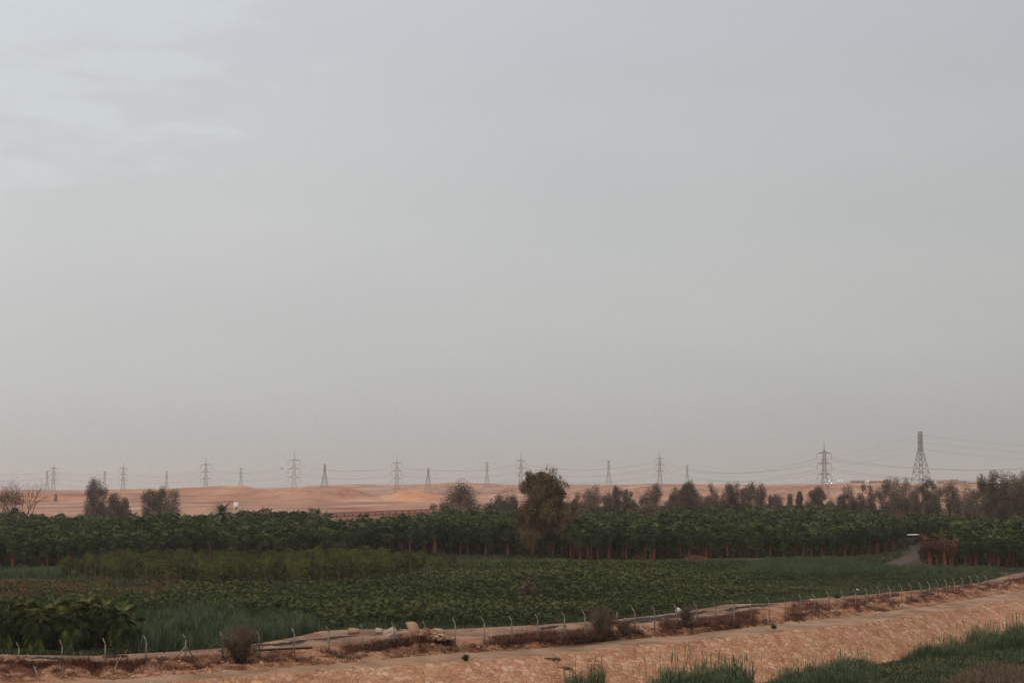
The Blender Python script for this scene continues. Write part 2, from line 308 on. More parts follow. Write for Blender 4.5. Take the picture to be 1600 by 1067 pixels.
trackV = strip('dirt_track', [(0,1,8,True)], MT['track'], lambda x,y,t,p: .22*fb(x*.25,y*.25,3)+.08*fb(x,y,5))
def bankd(x, y, t, p):
    g = fb(x*.3, y*.3, 9); g2 = abs(fb(x*.55, y*.55, 2)); s = math.sin(math.pi*t)
    d = s*(.45*g+.1*fb(x*1.3,y*1.3,1)) - .7*s*max(0, .25-g2)*1.6
    pile = math.exp(-((p-660)/45)**2)*.7*math.sin(math.pi*min(1,t*1.4))      # spoil heap under the debris
    for c_, w_, a_ in ((150,11,.75),(203,12,.6),(312,10,.9),(1232,13,.8),(1256,9,.6),(45,9,.4),(1345,8,.5),(1400,8,.5)):
        pile -= a_*math.exp(-((p-c_)/w_)**2)*math.exp(-((t-.5)/.2)**2)
    return d+pile
bankV = strip('bank', [(1,2,8,True),(2,3,14,False)], MT['bank'], bankd)
roadV = strip('dirt_road', [(3,4,10,True)], MT['road'], lambda x,y,t,p: -.12*math.exp(-((t-.3)/.08)**2)-.12*math.exp(-((t-.68)/.08)**2)+.05*fb(x*.5,y*.5,7))
slopeV = strip('stone_slope', [(4,5,40,True)], MT['stone'], lambda x,y,t,p: .13*fb(x*.45,y*.45,1)+.12*noise.cell(Vector((x*1.1,y*1.1,0))))
# canal bed, from the slope's foot to below the camera
nc = len(COLS); rows = [E[5]]
for Yk in (100, 70, 40, 10, -60):
    rows.append(np.stack([E[5][:,0]*(Yk/120 if Yk > 0 else .3)+ (0), np.full(nc, float(Yk)), np.full(nc, -4.8)], 1))
rows[-1][:,0] = np.linspace(-90, 120, nc); rows[-2][:,0] = np.linspace(-80, 110, nc)
V = np.array(rows); idx = np.arange(V.shape[0]*nc).reshape(-1, nc)
q = np.stack([idx[:-1,:-1], idx[1:,:-1], idx[1:,1:], idx[:-1,1:]], -1).reshape(-1,4)
tag(obj('canal_bed', M().add(V.reshape(-1,3), q=q), MT['bed']), kind='structure')

def near_z(px, row, V):                                # height of a strip under a bearing
    return V[row, int(np.clip(round((px+500)/4), 0, nc-1))]
def bank_pt(px, t):                                    # t 0..1 across the bank
    r = t*(bankV.shape[0]-1); i = int(min(r, bankV.shape[0]-2)); c = int(np.clip(round((px+500)/4), 0, nc-1))
    return bankV[i,c]*(1-(r-i))+bankV[i+1,c]*(r-i)
def strip_pt(V, px, t):
    r = t*(V.shape[0]-1); i = int(min(r, V.shape[0]-2)); c = int(np.clip(round((px+500)/4), 0, nc-1))
    return V[i,c]*(1-(r-i))+V[i+1,c]*(r-i)

# field
rows = [E[0]]
for k, y in enumerate([1.006, 1.02, 1.05, 1.1, 1.2, 1.35, 1.6, 2.0, 2.6, 3.3]):
    r = E[0].copy(); r[:,1] *= y; r[:,0] *= y; r[:,2] = .1 if k == 0 else 0
    rows.append(r)
YF = 700.0
r = np.array([atd(p, YF, 0) for p in COLS]); rows = [w for w in rows if (w[:,1] < YF-20).all()]+[r]
V = np.array(rows); idx = np.arange(V.shape[0]*nc).reshape(-1, nc)
q = np.stack([idx[:-1,:-1], idx[:-1,1:], idx[1:,1:], idx[1:,:-1]], -1).reshape(-1,4)
tag(obj('field_ground', M().add(V.reshape(-1,3), q=q), MT['field']), kind='structure')

# desert and its hills
crA = knots([(-900,766),(0,769),(60,771),(130,770),(200,768),(270,763),(307,761),(345,759),(382,758),(401,762.5),(430,765),(470,763.5),(514,760),(536,759),(551,763),(570,769),(581,773),(600,771),(615,769),(626,764.5),(652,767),(671,770),(688,776),(760,784),(860,790),(1000,800),(2500,800)])
crB = knots([(-900,763),(0,764.5),(60,765),(140,765),(200,764),(300,763),(401,763),(439,761.5),(480,759),(510,758),(568,756),(615,757.5),(671,756),(699,754),(737,754.5),(784,756),(821,757),(879,757),(967,756.5),(1080,756),(1197,757),(1284,756),(1340,754.5),(1400,755),(1500,756),(1600,755),(2500,754)])
dB = knots([(-900,4300),(450,4300),(620,3900),(800,3000),(1000,2450),(2500,2450)])
dA = knots([(-900,2000),(200,1950),(380,1850),(480,1750),(540,1850),(625,1800),(2500,1800)])
def sstep(a, b, x): t = min(1, max(0, (x-a)/(b-a))); return t*t*(3-2*t)
def desert_z(px, Y):
    a, b = float(dA(px)), float(dB(px))
    plain = 4.5*sstep(720, 1500, Y)+4*sstep(1500, 3000, Y)
    zA = topz(float(crA(px)), a); zB = topz(float(crB(px)), b)
    x = (px-800)/F*Y
    g = fb(x*.008, Y*.006, 4); g2 = abs(fb(x*.015, Y*.008, 8)); 
    wa = sstep(a-330, a, Y)**1.2*(1-sstep(a, a+260, Y)); A = (zA-plain)*wa if zA > plain else 0
    A *= 1-.9*min(.6,g2*1.6)*(4*wa*(1-wa)) + .25*g*(4*wa*(1-wa))
    s0 = b-1500 if px > 700 else b-1700
    wb = sstep(s0, b, Y); B = (zB-plain)*wb; k = 4*wb*(1-wb); B *= 1-.9*min(.6,g2*1.6)*k+.4*g*k
    if Y > b: B = (zB-plain)-(Y-b)*.002+0*g
    lip = max(0, (A/(zA-plain+1e-6)-.86)/.14) if (zA-plain) > 3 else 0
    ff = fb(x*.035, Y*.02, 14, 5)*2.0+abs(fb(x*.02, Y*.012, 19, 4))*-3.0
    A += ff*min(1, wa*3)*(1-wa**4)*(1 if A > 2 else 0); B += ff*1.4*k*(1 if B > 2 and Y < b-60 else 0)
    heap_ = math.exp(-((px-648)/34)**2)*sstep(1500,1620,Y) + .8*math.exp(-((px-40)/70)**2)*sstep(1500,1650,Y)
    return plain+max(A, B), min(1, (.3*A/(A+B+2.5)+.8*lip*(1 if px < 410 or px > 500 else .3)+heap_*(1 if A > B else .2)))
YR = np.unique(np.concatenate([[YF], np.geomspace(YF, 1450, 16), np.arange(1450, 2300, 28), np.arange(2300, 4600, 55), [4700,4900]]))
CD = np.arange(-900, 2501, 5.0); Vv = []; Tt = []
for Y in YR:
    for p in CD:
        z, a = desert_z(p, Y)
        if Y <= YF: z = 0
        w = atd(p, Y, z); Vv.append(w); Tt.append(min(1, max(0, a+.3*fb(w[0]*.004, Y*.004, 1)+.12)))
idx = np.arange(len(Vv)).reshape(len(YR), len(CD))
q = np.stack([idx[:-1,:-1], idx[:-1,1:], idx[1:,1:], idx[1:,:-1]], -1).reshape(-1,4)
tag(obj('desert', M().add(Vv, q=q, c=Tt), MT['desert'], smooth=True), kind='structure')
fp = [(1372,885),(1410,886),(1434,873),(1439,858),(1432,856),(1416,868),(1392,877)]
m = M(); pts = [at(x, y, .04) for x, y in fp]; cpt = np.mean(pts, 0)
m.add(pts+[cpt], t=[[i, (i+1)%7, 7] for i in range(7)]); tag(obj('farm_track', m, MT['fartrack']), kind='structure')
# a strip of grey wet ground and the pale dusty road below the ridge
# ================================================================ vegetation builders
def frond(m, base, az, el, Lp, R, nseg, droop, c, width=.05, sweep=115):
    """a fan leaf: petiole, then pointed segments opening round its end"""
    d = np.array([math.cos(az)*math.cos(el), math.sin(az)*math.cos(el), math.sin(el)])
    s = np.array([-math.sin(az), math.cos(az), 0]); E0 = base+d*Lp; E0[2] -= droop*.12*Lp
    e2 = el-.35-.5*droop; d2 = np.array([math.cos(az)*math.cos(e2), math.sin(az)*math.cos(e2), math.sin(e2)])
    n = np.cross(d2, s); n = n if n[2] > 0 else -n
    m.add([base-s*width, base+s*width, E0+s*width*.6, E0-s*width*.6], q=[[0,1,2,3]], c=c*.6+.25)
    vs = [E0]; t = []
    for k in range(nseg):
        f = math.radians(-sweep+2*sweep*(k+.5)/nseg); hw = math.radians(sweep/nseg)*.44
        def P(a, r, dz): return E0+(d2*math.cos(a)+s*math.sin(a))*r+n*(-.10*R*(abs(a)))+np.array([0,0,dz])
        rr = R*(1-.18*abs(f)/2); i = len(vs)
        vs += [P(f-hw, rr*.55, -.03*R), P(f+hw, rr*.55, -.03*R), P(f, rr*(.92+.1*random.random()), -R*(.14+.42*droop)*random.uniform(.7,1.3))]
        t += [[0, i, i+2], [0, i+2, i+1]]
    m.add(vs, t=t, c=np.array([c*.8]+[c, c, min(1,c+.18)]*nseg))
def fan_crown(nf, z0, R, nseg, Lp, up=80, dn=-50, sweep=115, dead=0, width=.05, cc=.5):
    m = M()
    for i in range(nf):
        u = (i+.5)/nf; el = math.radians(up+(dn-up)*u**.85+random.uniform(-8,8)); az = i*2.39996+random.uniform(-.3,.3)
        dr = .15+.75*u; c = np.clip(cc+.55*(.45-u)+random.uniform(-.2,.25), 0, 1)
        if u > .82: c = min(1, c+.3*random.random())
        frond(m, np.array([0,0,z0-.25*u]), az, el, Lp*random.uniform(.75,1.1), R*random.uniform(.85,1.12), nseg, dr, c, width, sweep)
    return m
def trunk_m(h, r0, r1, n=6, lean=0.0):
    m = M(); pts = [np.array([lean*(z/h)**2, 0, z]) for z in np.linspace(-.2, h, 7)]
    return m.tube(pts, [r0*1.35]+list(np.linspace(r0, r1, 6)), n, .5)
def scatter(name, mlist, pts, rz, sc, ids, label=None):
    """one object of kind stuff: the named plants instanced on a cloud of points"""
    me = bpy.data.meshes.new(name); me.from_pydata([tuple(p) for p in pts], [], [])
    for nm, ty, val in (('rz','FLOAT',rz), ('sc','FLOAT',sc), ('ids','INT',ids)):
        a = me.attributes.new(nm, ty, 'POINT'); a.data.foreach_set('value', np.asarray(val, np.int32 if ty=='INT' else np.float32))
    o = bpy.data.objects.new(name, me); SC.collection.objects.link(o)
    g = bpy.data.node_groups.new(name+'_nodes', 'GeometryNodeTree')
    g.interface.new_socket('Geometry', in_out='INPUT', socket_type='NodeSocketGeometry'); g.interface.new_socket('Geometry', in_out='OUTPUT', socket_type='NodeSocketGeometry')
    gi = g.nodes.new('NodeGroupInput'); go = g.nodes.new('NodeGroupOutput'); jo = g.nodes.new('GeometryNodeJoinGeometry')
    def na(nm, ty):
        x = g.nodes.new('GeometryNodeInputNamedAttribute'); x.data_type = ty; x.inputs[0].default_value = nm
        return [s for s in x.outputs if s.enabled and s.name == 'Attribute'][0]
    cx = g.nodes.new('ShaderNodeCombineXYZ'); g.links.new(na('rz','FLOAT'), cx.inputs[2]); cs = g.nodes.new('ShaderNodeCombineXYZ')
    scs = na('sc','FLOAT'); [g.links.new(scs, cs.inputs[i]) for i in range(3)]
    ida = na('ids','INT')
    for srcs in mlist:
        for k, s in enumerate(srcs):
            oi = g.nodes.new('GeometryNodeObjectInfo'); oi.inputs['Object'].default_value = s; oi.inputs['As Instance'].default_value = False
            ip = g.nodes.new('GeometryNodeInstanceOnPoints'); cm = g.nodes.new('FunctionNodeCompare'); cm.data_type = 'INT'; cm.operation = 'EQUAL'
            ii = [q for q in cm.inputs if q.enabled]; g.links.new(ida, ii[0]); ii[1].default_value = k
            g.links.new(gi.outputs[0], ip.inputs['Points']); g.links.new(oi.outputs['Geometry'], ip.inputs['Instance']); g.links.new(cm.outputs[0], ip.inputs['Selection'])
            g.links.new(cx.outputs[0], ip.inputs['Rotation']); g.links.new(cs.outputs[0], ip.inputs['Scale']); g.links.new(ip.outputs[0], jo.inputs[0])
    g.links.new(jo.outputs[0], go.inputs[0]); md = o.modifiers.new('scatter', 'NODES'); md.node_group = g
    return tag(o, label, kind='stuff')

# ---------------------------------------------------------------- the grove of fan palms
grove_poly = [(-260,893),(0,889),(100,886),(180,880),(560,874),(600,869),(880,870),(900,876),(1060,874),(1200,870),(1330,872),(1368,870),(1398,862),(1424,847),(1462,845),(1478,868),(1440,886),(1600,889),(2000,900),
              (2000,838),(1600,838),(1400,838),(1330,818),(1200,814),(1050,815),(900,822),(800,838),(690,842),(600,853),(525,861),(500,848),(480,838),(300,839),(0,840),(-260,840)]
gp = grid_pts(grove_poly, 3.35, 0, .45)
ppx, ppy = proj(gp[:,0], gp[:,1]); bt_ = at(848,873); keep = (ppx > -60) & (ppx < 1660) & (np.hypot(gp[:,0]-bt_[0], (gp[:,1]-bt_[1])*.6) > 4.2) & ~((np.abs(ppx-474) < 26) & (np.abs(gp[:,1]-470) < 6)); gp = gp[keep]; ppx = ppx[keep]; ppy = ppy[keep]
hn = np.array([fb(x*.03, y*.03, 2) for x, y, z in gp]); hn2 = np.array([fb(x*.012, y*.012, 6) for x, y, z in gp])
# palms are lower on the right of the front edge
low = np.clip((ppx-1060)/200, 0, 1)*np.clip((1345-ppx)/40, 0, 1)*np.clip((ppy-850)/20, 0, 1)
gsc = .94*(.93+.22*hn+.15*hn2)*rng.choice([.55,.78,.9,1,1.06,1.18], len(gp))*rng.uniform(.93,1.07,len(gp))*(1-.12*low)
gsc *= np.where(ppx < 500, np.interp(ppy, [842,856,885], [1.0,.95,.8]), 1)
gsc *= np.where((ppx > 1330), .93, 1)
grz = rng.uniform(0, 6.28, len(gp)); NV = 6; gid = rng.integers(0, NV, len(gp))
front = np.interp(ppx, [-60,100,560,600,880,1060,1330,1395,1440,1660], [at(p, y)[1] for p, y in ((0,890),(100,887),(560,874),(600,869),(880,872),(1060,874),(1330,872),(1395,861),(1440,886),(1660,889))])
rank = (gp[:,1]-front)+.10*gp[:,1]+np.where((ppx>100)&(ppx<560), 6, 0)
order = np.argsort(rank); ind = order[:298]
random.seed(11)
protos = []
for k in range(NV):
    hh = 5.6+.3*(k%3); r = thing('fan_palm', 'green fan palm on a red-brown trunk at the front edge of the palm grove', 'palm tree', group='palms at the front edge of the grove')
    obj('trunk', trunk_m(hh, .34, .27, 7, random.uniform(-.25,.25)), MT['ptrunk'], r)
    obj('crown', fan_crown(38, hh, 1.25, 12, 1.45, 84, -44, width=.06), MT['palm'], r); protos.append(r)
used = [False]*NV; deadpalms = []
segname = lambda p: ('behind the feathery trees on the left' if p < 590 else 'at the grove front left of the big brown tree' if p < 815 else 'just right of the big brown tree' if p < 1110 else 'at the grove front left of the farm track' if p < 1400 else 'beside the dead palms at the far right')
for j in ind:
    k = int(gid[j]); p = ppx[j]
    lb = 'green fan palm with red-brown trunk '+segname(p); gr = 'fan palms '+segname(p)
    if not used[k]:
        r = protos[k]; used[k] = True; r.location = gp[j]; r.rotation_euler = (0,0,grz[j]); r.scale = (gsc[j],)*3; r['label'] = lb; r['group'] = gr
    else: dup(protos[k], gp[j], grz[j], gsc[j], lb, gr)
rest = order[298:]
cr_src = [[c for c in p.children if c.name.startswith('crown')][0] for p in protos]; tr_src = [[c for c in p.children if c.name.startswith('trunk')][0] for p in protos]
scatter('palm_grove', [cr_src, tr_src], gp[rest], grz[rest], gsc[rest], gid[rest], 'dense dark green mass of fan palm crowns filling the middle of the plain')
print('palms', len(gp))
# dead, rust-brown palms at the track's right side
random.seed(5)
dp = thing('dead_palm', 'dead fan palm with hanging rust-brown fronds right of the grey farm track', 'palm tree', group='dead rust-brown palms at the right')
obj('trunk', trunk_m(4.0, .24, .2, 7), MT['ptrunk'], dp); obj('crown', fan_crown(22, 4.0, .85, 8, .9, 60, -60, width=.06), MT['dead'], dp)
dps = [(1443,887,1.05),(1453,888,1.25),(1465,888,1.15),(1477,889,1.3),(1489,889,1.2),(1449,880,1.25),(1470,881,1.35)]
for i, (px, py, s) in enumerate(dps):
    c = at(px, py)
    if i == 0: dp.location = c; dp.scale = (s,)*3
    else: dup(dp, c, i*1.7, s)
# tall green palm above the grove by the wall; dry heads
def lone(px, yb, ytop, mat_, name, label, R=1.3, nf=34, up=82, dn=-60, z=0, rr=.25, Y=None):
    Y = Y or at(px, yb)[1]; h = topz(ytop, Y)-z; zc = h-R*1.4
    r = thing(name, label, 'palm tree', (*atd(px, Y, z)[:2], z)); obj('trunk', trunk_m(zc, rr, rr*.8, 7), MT['ptrunk'], r)
    obj('crown', fan_crown(nf, zc, R, 9, 1.1*R, up, dn, width=.06), mat_, r); return r
random.seed(3)
lone(489, 860, 793, MT['palm'], 'fan_palm', 'tall green fan palm rising above the grove at the left end of the brick wall', 2.0)
lone(505, 858, 798, MT['palm'], 'fan_palm', 'shorter green fan palm beside the tall one at the left end of the brick wall', 2.0)
lone(677, 838, 786, MT['twig'], 'bare_palm', 'thin bare palm with a small dry head in front of the brick wall', .9, 16, 80, 10, rr=.22)
lone(692, 840, 786, MT['twig'], 'bare_palm', 'thin dark bare palm with spiky dry head at the right end of the brick wall', .9, 16, 80, 10, rr=.28)
# feather-leaved date palm
def date_palm():
    Y = 440; x = atd(346, Y)[0]; r = thing('date_palm', 'grey-green date palm with spreading feather fronds rising above the left grove', 'palm tree', (x, Y, 0))
    h = topz(803, Y); obj('trunk', trunk_m(h, .35, .32, 8), MT['ptrunk'], r); m = M()
    for i in range(44):
        u = i/44; az = i*2.39996; el0 = math.radians(80-95*u); R = random.uniform(3.6, 4.6); pts = []; p = np.array([0,0,h]); el = el0
        for k in range(9):
            pts.append(p.copy()); p = p+np.array([math.cos(az)*math.cos(el), math.sin(az)*math.cos(el), math.sin(el)])*R/8; el -= .13
        s = np.array([-math.sin(az), math.cos(az), 0]); c = random.uniform(.3,.9)
        for k in range(8):
            for f in (0,.33,.66):
                q0 = pts[k]*(1-f)+pts[k+1]*f; d = pts[k+1]-pts[k]; d /= np.linalg.norm(d); Ls = .65*math.sin(math.pi*(k+f+.8)/9.2)+.12
                for sg in (1,-1):
                    tip = q0+s*sg*Ls+d*Ls*.6+np.array([0,0,.15*Ls]); m.add([q0-d*.05, q0+d*.09, tip], t=[[0,1,2]], c=c)
        m.tube(pts, .035, 3, c)
    obj('crown', m, MT['reed'], r)
date_palm()

# ---------------------------------------------------------------- broadleaf trees and shrubs
def tree_mesh(h, w, nleaf, ls, th=.25, r0=.3, nl=10, shape='round', nclump=26, spread=.13, seed=0, droop=0.0, low=0.0, vert=.6):
    rs = np.random.default_rng(seed); wood = M(); leaf = M()
    def wr(zn):                                  # crown half-width at relative height
        if shape == 'cone': return (1-zn)**.6*min(1, (zn+.12)*4)
        if shape == 'top': return min(1,.25+zn*1.3)*(1-max(0,zn-.7)/.3*.6)
        return math.sqrt(max(.02, 1-(2*zn-1)**2*.9))
    top = np.array([rs.normal(0,.03*w), rs.normal(0,.03*w), h*.88]); mid = np.array([rs.normal(0,.04*w), rs.normal(0,.04*w), h*.45])
    tk = [np.array([0,0,-.3]), np.array([rs.normal(0,.02*w),0,h*.15]), mid, top]
    wood.tube(tk, [r0*1.3, r0, r0*.6, r0*.12], 7)
    cl = []
    lobes = [(0,0,1.0,.62)]+[(rs.uniform(-.38,.38), rs.uniform(-.3,.3), rs.uniform(.5,.93), rs.uniform(.5,.8)) for _ in range(4)]
    for i in range(nclump):
        zn = (i+rs.uniform(.1,.9))/nclump; a = rs.uniform(0, 6.28); rad = wr(zn)*w/2*math.sqrt(rs.uniform(.12, 1))*.82; c = np.array([math.cos(a)*rad, math.sin(a)*rad, h*(low+(1-low)*zn*.97)])
        if shape == 'round' and w > 4.5:
            lx, ly, lh, lw = lobes[i % 5]; rad *= lw; zz = (low+(lh-low)*rs.uniform(0,1)**.8)*.97; c = np.array([lx*w*(.5+.5*zz)+math.cos(a)*rad, ly*w+math.sin(a)*rad, h*zz])
        pass; cl.append((c, rs.uniform(.7, 1.3), rs.uniform(-.25,.25)))
    for i, (c, s, t) in enumerate(cl):
        if i % max(1, nclump//nl) == 0 or rs.random() < .4:
            zb = max(h*.12, c[2]*rs.uniform(.35,.7)); f = zb/h; b = tk[1]*(1-f)+tk[3]*f; b = np.array([b[0], b[1], zb])
            k = b*.5+c*.5+np.array([0,0,.06*h]); wood.tube([b, k, c], [r0*.38, r0*.22, r0*.06], 5)
    per = nleaf//nclump
    for c, s, t in cl:
        n = int(per*s); sg = spread*w*s
        P = rs.normal(0, 1, (n,3)); P /= np.linalg.norm(P, axis=1)[:,None]+1e-9; P *= (rs.uniform(0,1,(n,1))**.5)*sg*1.45
        P[:,2] *= (vert+.5); P[:,2] -= droop*np.abs(rs.normal(0,1,n))*sg; P += c
        d = rs.normal(0,1,(n,3)); d[:,2] = d[:,2]*.8+vert-droop; d /= np.linalg.norm(d,axis=1)[:,None]; e = np.cross(d, rs.normal(0,1,(n,3))); e /= np.linalg.norm(e,axis=1)[:,None]+1e-9
        l = ls*rs.uniform(.6,1.5,(n,1)); wd = l*.32
        V = np.stack([P-e*wd, P+e*wd, P+d*l+e*wd*.4, P+d*l-e*wd*.4], 1).reshape(-1,3)
        leaf.add(V, q=np.arange(n*4).reshape(-1,4), c=np.repeat(np.clip(.5+t+rs.normal(0,.16,n),0,1), 4))
    return wood, leaf
def tree(name, label, cat, px, Y, ytop, wpx, mt, z=None, group=None, **kw):
    z0 = desert_z(px, Y)[0] if z is None and Y > YF else (z or 0)
    h = topz(ytop, Y)-z0; w = wpx/F*Y; r = thing(name, label, cat, (*atd(px, Y, z0)[:2], z0), 0, 1, group)
    wd, lf = tree_mesh(h, w, **kw); obj('trunk', wd, MT['wood'], r); obj('crown', lf, MT[mt], r); return r
# the big brown tree at the grove's front: two-tiered, with loose lower skirts
def bigtree():
    Y = at(850, 873)[1]; s = Y/F; r = thing('big_tree', 'big brown-leaved tree towering over the palm grove near the centre', 'tree', (*at(848, 873)[:2], 0))
    rs = np.random.default_rng(4); wood = M(); leaf = M(); P = lambda px, py, dy=0: np.array([(px-848)*s, dy, topz(py, Y)])
    blobs = [(845,762,16),(832,757,11),(856,752,13),(868,762,11),(838,770,14),(862,775,13),(850,782,14),(822,760,7),(876,770,6),(848,747,8),(830,747,6),(842,793,15),(856,797,15),
             (826,798,13),(876,793,13),(886,806,12),(872,812,14),(822,815,15),(838,818,15),(812,802,7),(893,798,8),(890,820,8),(860,828,15),(835,836,13),(878,829,9),(822,834,8),(870,782,9),(897,790,5),(815,824,6)]
    tk = [P(846,871), P(848,850), P(852,815), P(850,785), P(849,757)]; wood.tube(tk, [.8,.62,.5,.34,.1], 9)
    wood.tube([P(858,870,.5), P(862,850,.8), P(868,822,1), P(874,805,1)], [.4,.32,.2,.08], 7)
    for i, (px, py, rp) in enumerate(blobs):
        c = P(px, py, rs.uniform(-1,1)*(4.2-abs(px-850)*s*.4)*.7); c0 = c.copy(); f = rs.uniform(.3,.7)
        j = min(3, int((869-py)/125*4*f+.5)); b = tk[j]; wood.tube([b, b*.45+c*.55+np.array([0,0,.4]), c], [.2,.12,.05], 5)
        R = rp*1.12*s; n = int(330*rp); bt = rs.uniform(-.2,.2)+(.06 if py<800 else 0)
        sub = c+rs.normal(0,1,(max(5,n//70),3))*R*.5; k = rs.integers(0,len(sub),n)
        Q = sub[k]+rs.normal(0,1,(n,3))*R*.2; d = rs.normal(0,1,(n,3)); d[:,2] += .1 if py < 800 else -.7; d /= np.linalg.norm(d,axis=1)[:,None]
        e = np.cross(d, rs.normal(0,1,(n,3))); e /= np.linalg.norm(e,axis=1)[:,None]; l = rs.uniform(.12,.3,(n,1)); w = l*(.34 if py<800 else .2)
        V = np.stack([Q-e*w, Q+e*w, Q+d*l+e*w*.4, Q+d*l-e*w*.4],1).reshape(-1,3); leaf.add(V, q=np.arange(n*4).reshape(-1,4), c=np.repeat(np.clip(.45+bt+rs.normal(0,.15,n),0,1),4))
    obj('trunk', wood, MT['wood'], r); obj('crown', leaf, MT['bigtree'], r)
bigtree()
tree('desert_shrub', 'single dark shrub alone on the orange sand at the far left', 'bush', 87, 1650, 772, 6, 'tamarisk', nleaf=900, ls=.4, nclump=10, spread=.25, seed=9, low=.1, r0=.1, nl=4)
TL = [ # px, top, width px, depth, shape, label
 (146,752,22,690,'dome','tall leafy brown tree at the left end of the first clump before the desert'),
 (160,760,18,695,'round','narrow brown tree second from the left in the first clump before the desert'),
 (178,774,18,690,'dome','low bushy brown tree in the middle of the first clump before the desert'),
 (196,777,16,692,'round','low round brown tree at the right end of the first clump before the desert'),
 (233,768,20,690,'dome','round brown tree at the left of the second clump before the desert'),
 (252,766,19,700,'dome','round brown tree in the middle of the second clump before the desert'),
 (271,769,24,692,'round','brown tree with low hanging side at the right of the second clump'),
 (718,762,42,640,'dome','wide dome-shaped dark tree at the right end of the brick wall'),
 (797,769,26,720,'round','grey-green tree just left of the big brown tree'),
 (903,770,22,650,'round','small brown tree right beside the big brown tree'),
 (916,766,20,655,'round','thin brown tree, second right of the big brown tree'),
 (929,762,26,640,'round','brown tree, third right of the big brown tree'),
 (948,764,22,645,'round','dark upright tree left of the pair of spiky tops'),
 (962,761,15,650,'cone','dark tree with a narrow pointed top, left of the spiky pair'),
 (975,762,20,650,'round','dark tree with a ragged top, right of the spiky pair'),
 (985,764,18,655,'round','dark tree closing the right of the first background row'),
 (1001,776,18,650,'round','low round tree standing alone in a gap of the background row'),
 (1022,760,26,600,'dome','wide spreading brown tree with a peaked top beneath the tall pylon'),
 (1053,759,19,700,'round','upright brown tree with clear trunk left of the dark pylon'),
 (1065,768,11,705,'cone','slim dark tree between two wider ones near the dark pylon'),
 (1076,757,22,690,'top','loose see-through brown tree in front of the dark pylon'),
 (1096,771,22,700,'round','low dark tree right of the dark pylon'),
 (1110,757,22,690,'round','brown tree starting the long dense row right of the dark pylon'),
 (1122,758,22,695,'round','brown tree second in the long dense background row'),
 (1140,757,20,690,'dome','brown tree third in the long dense background row'),
 (1155,757,24,695,'round','brown tree fourth in the long dense background row'),
 (1172,757,22,690,'dome','brown tree fifth in the long dense background row'),
 (1190,758,24,690,'round','brown tree sixth and last full-height in the long dense background row'),
 (1206,768,14,695,'round','smaller brown tree tailing off the dense background row'),
 (1216,770,12,700,'round','smallest brown tree at the right end of the dense background row'),
 (1235,773,8,720,'cone','tiny slender tree standing in the open gap, left one'),
 (1250,769,6,720,'top','tiny slim tree with round head in the open gap'),
 (1278,764,19,690,'top','fork-topped brown tree left of the tall mast pylon'),
 (1268,778,14,700,'round','low brown bush-like tree at the foot of the fork-topped one'),
 (1298,784,14,720,'round','low round bush-like tree under the tall mast pylon'),
 (1327,758,20,700,'round','upright dark tree right of the tall mast pylon'),
 (1315,776,9,700,'cone','little pointed tree leaning on the upright dark one'),
 (1349,758,18,700,'round','brown tree second right of the tall mast pylon'),
 (1363,760,16,695,'round','dark tree third right of the tall mast pylon'),
 (1380,766,18,700,'round','lower brown tree fourth right of the tall mast pylon'),
 (1397,750,24,690,'dome','tall dark tree left of the great steel pylon'),
 (1417,748,26,695,'round','tallest ragged tree left of the great steel pylon'),
 (1432,760,18,690,'round','brown tree directly beneath the great steel pylon'),
 (1452,750,18,680,'dome','dark round-headed tree right under the great steel pylon'),
 (1468,762,22,690,'round','brown tree right of the great steel pylon'),
 (1485,757,22,685,'dome','dark round-topped tree second right of the great steel pylon'),
 (1505,766,22,690,'round','lower dark tree between the pylon trees and the right-hand clump'),
 (1522,757,24,660,'round','brown tree at the left of the tall right-hand clump'),
 (1538,750,24,650,'round','brown tree second in the tall right-hand clump'),
 (1552,734,28,520,'round','tallest feathery brown tree near the right edge of the photo'),
 (1573,735,30,520,'round','twin feathery brown tree right of the tallest one near the right edge'),
 (1594,741,34,520,'round','feathery brown tree cut by the right edge of the photo'),
 (1562,763,40,525,'round','broad lower brown tree filling the foot of the right-hand clump'),
 (1612,748,30,525,'round','brown tree just past the right-hand clump'),
]
for i, (px, ty, w, Y, sh, lb) in enumerate(TL):
    Hh = topz(ty, Y); tree('tamarisk_tree', lb, 'tree', px, Y, ty, w*(1.75 if px > 1300 or px < 300 else 1.5), 'tamarisk', z=0, group='brown trees in the background row', nleaf=int((4200+w*330)*(2.0 if Y < 600 else 1)), ls=.3 if Y > 600 else .26,
         r0=.25, nl=7, shape=sh, nclump=int(26+w*1.1), spread=.125 if w > 12 else .24, seed=100+i, low=.04 if sh != 'top' else .45, vert=.9)
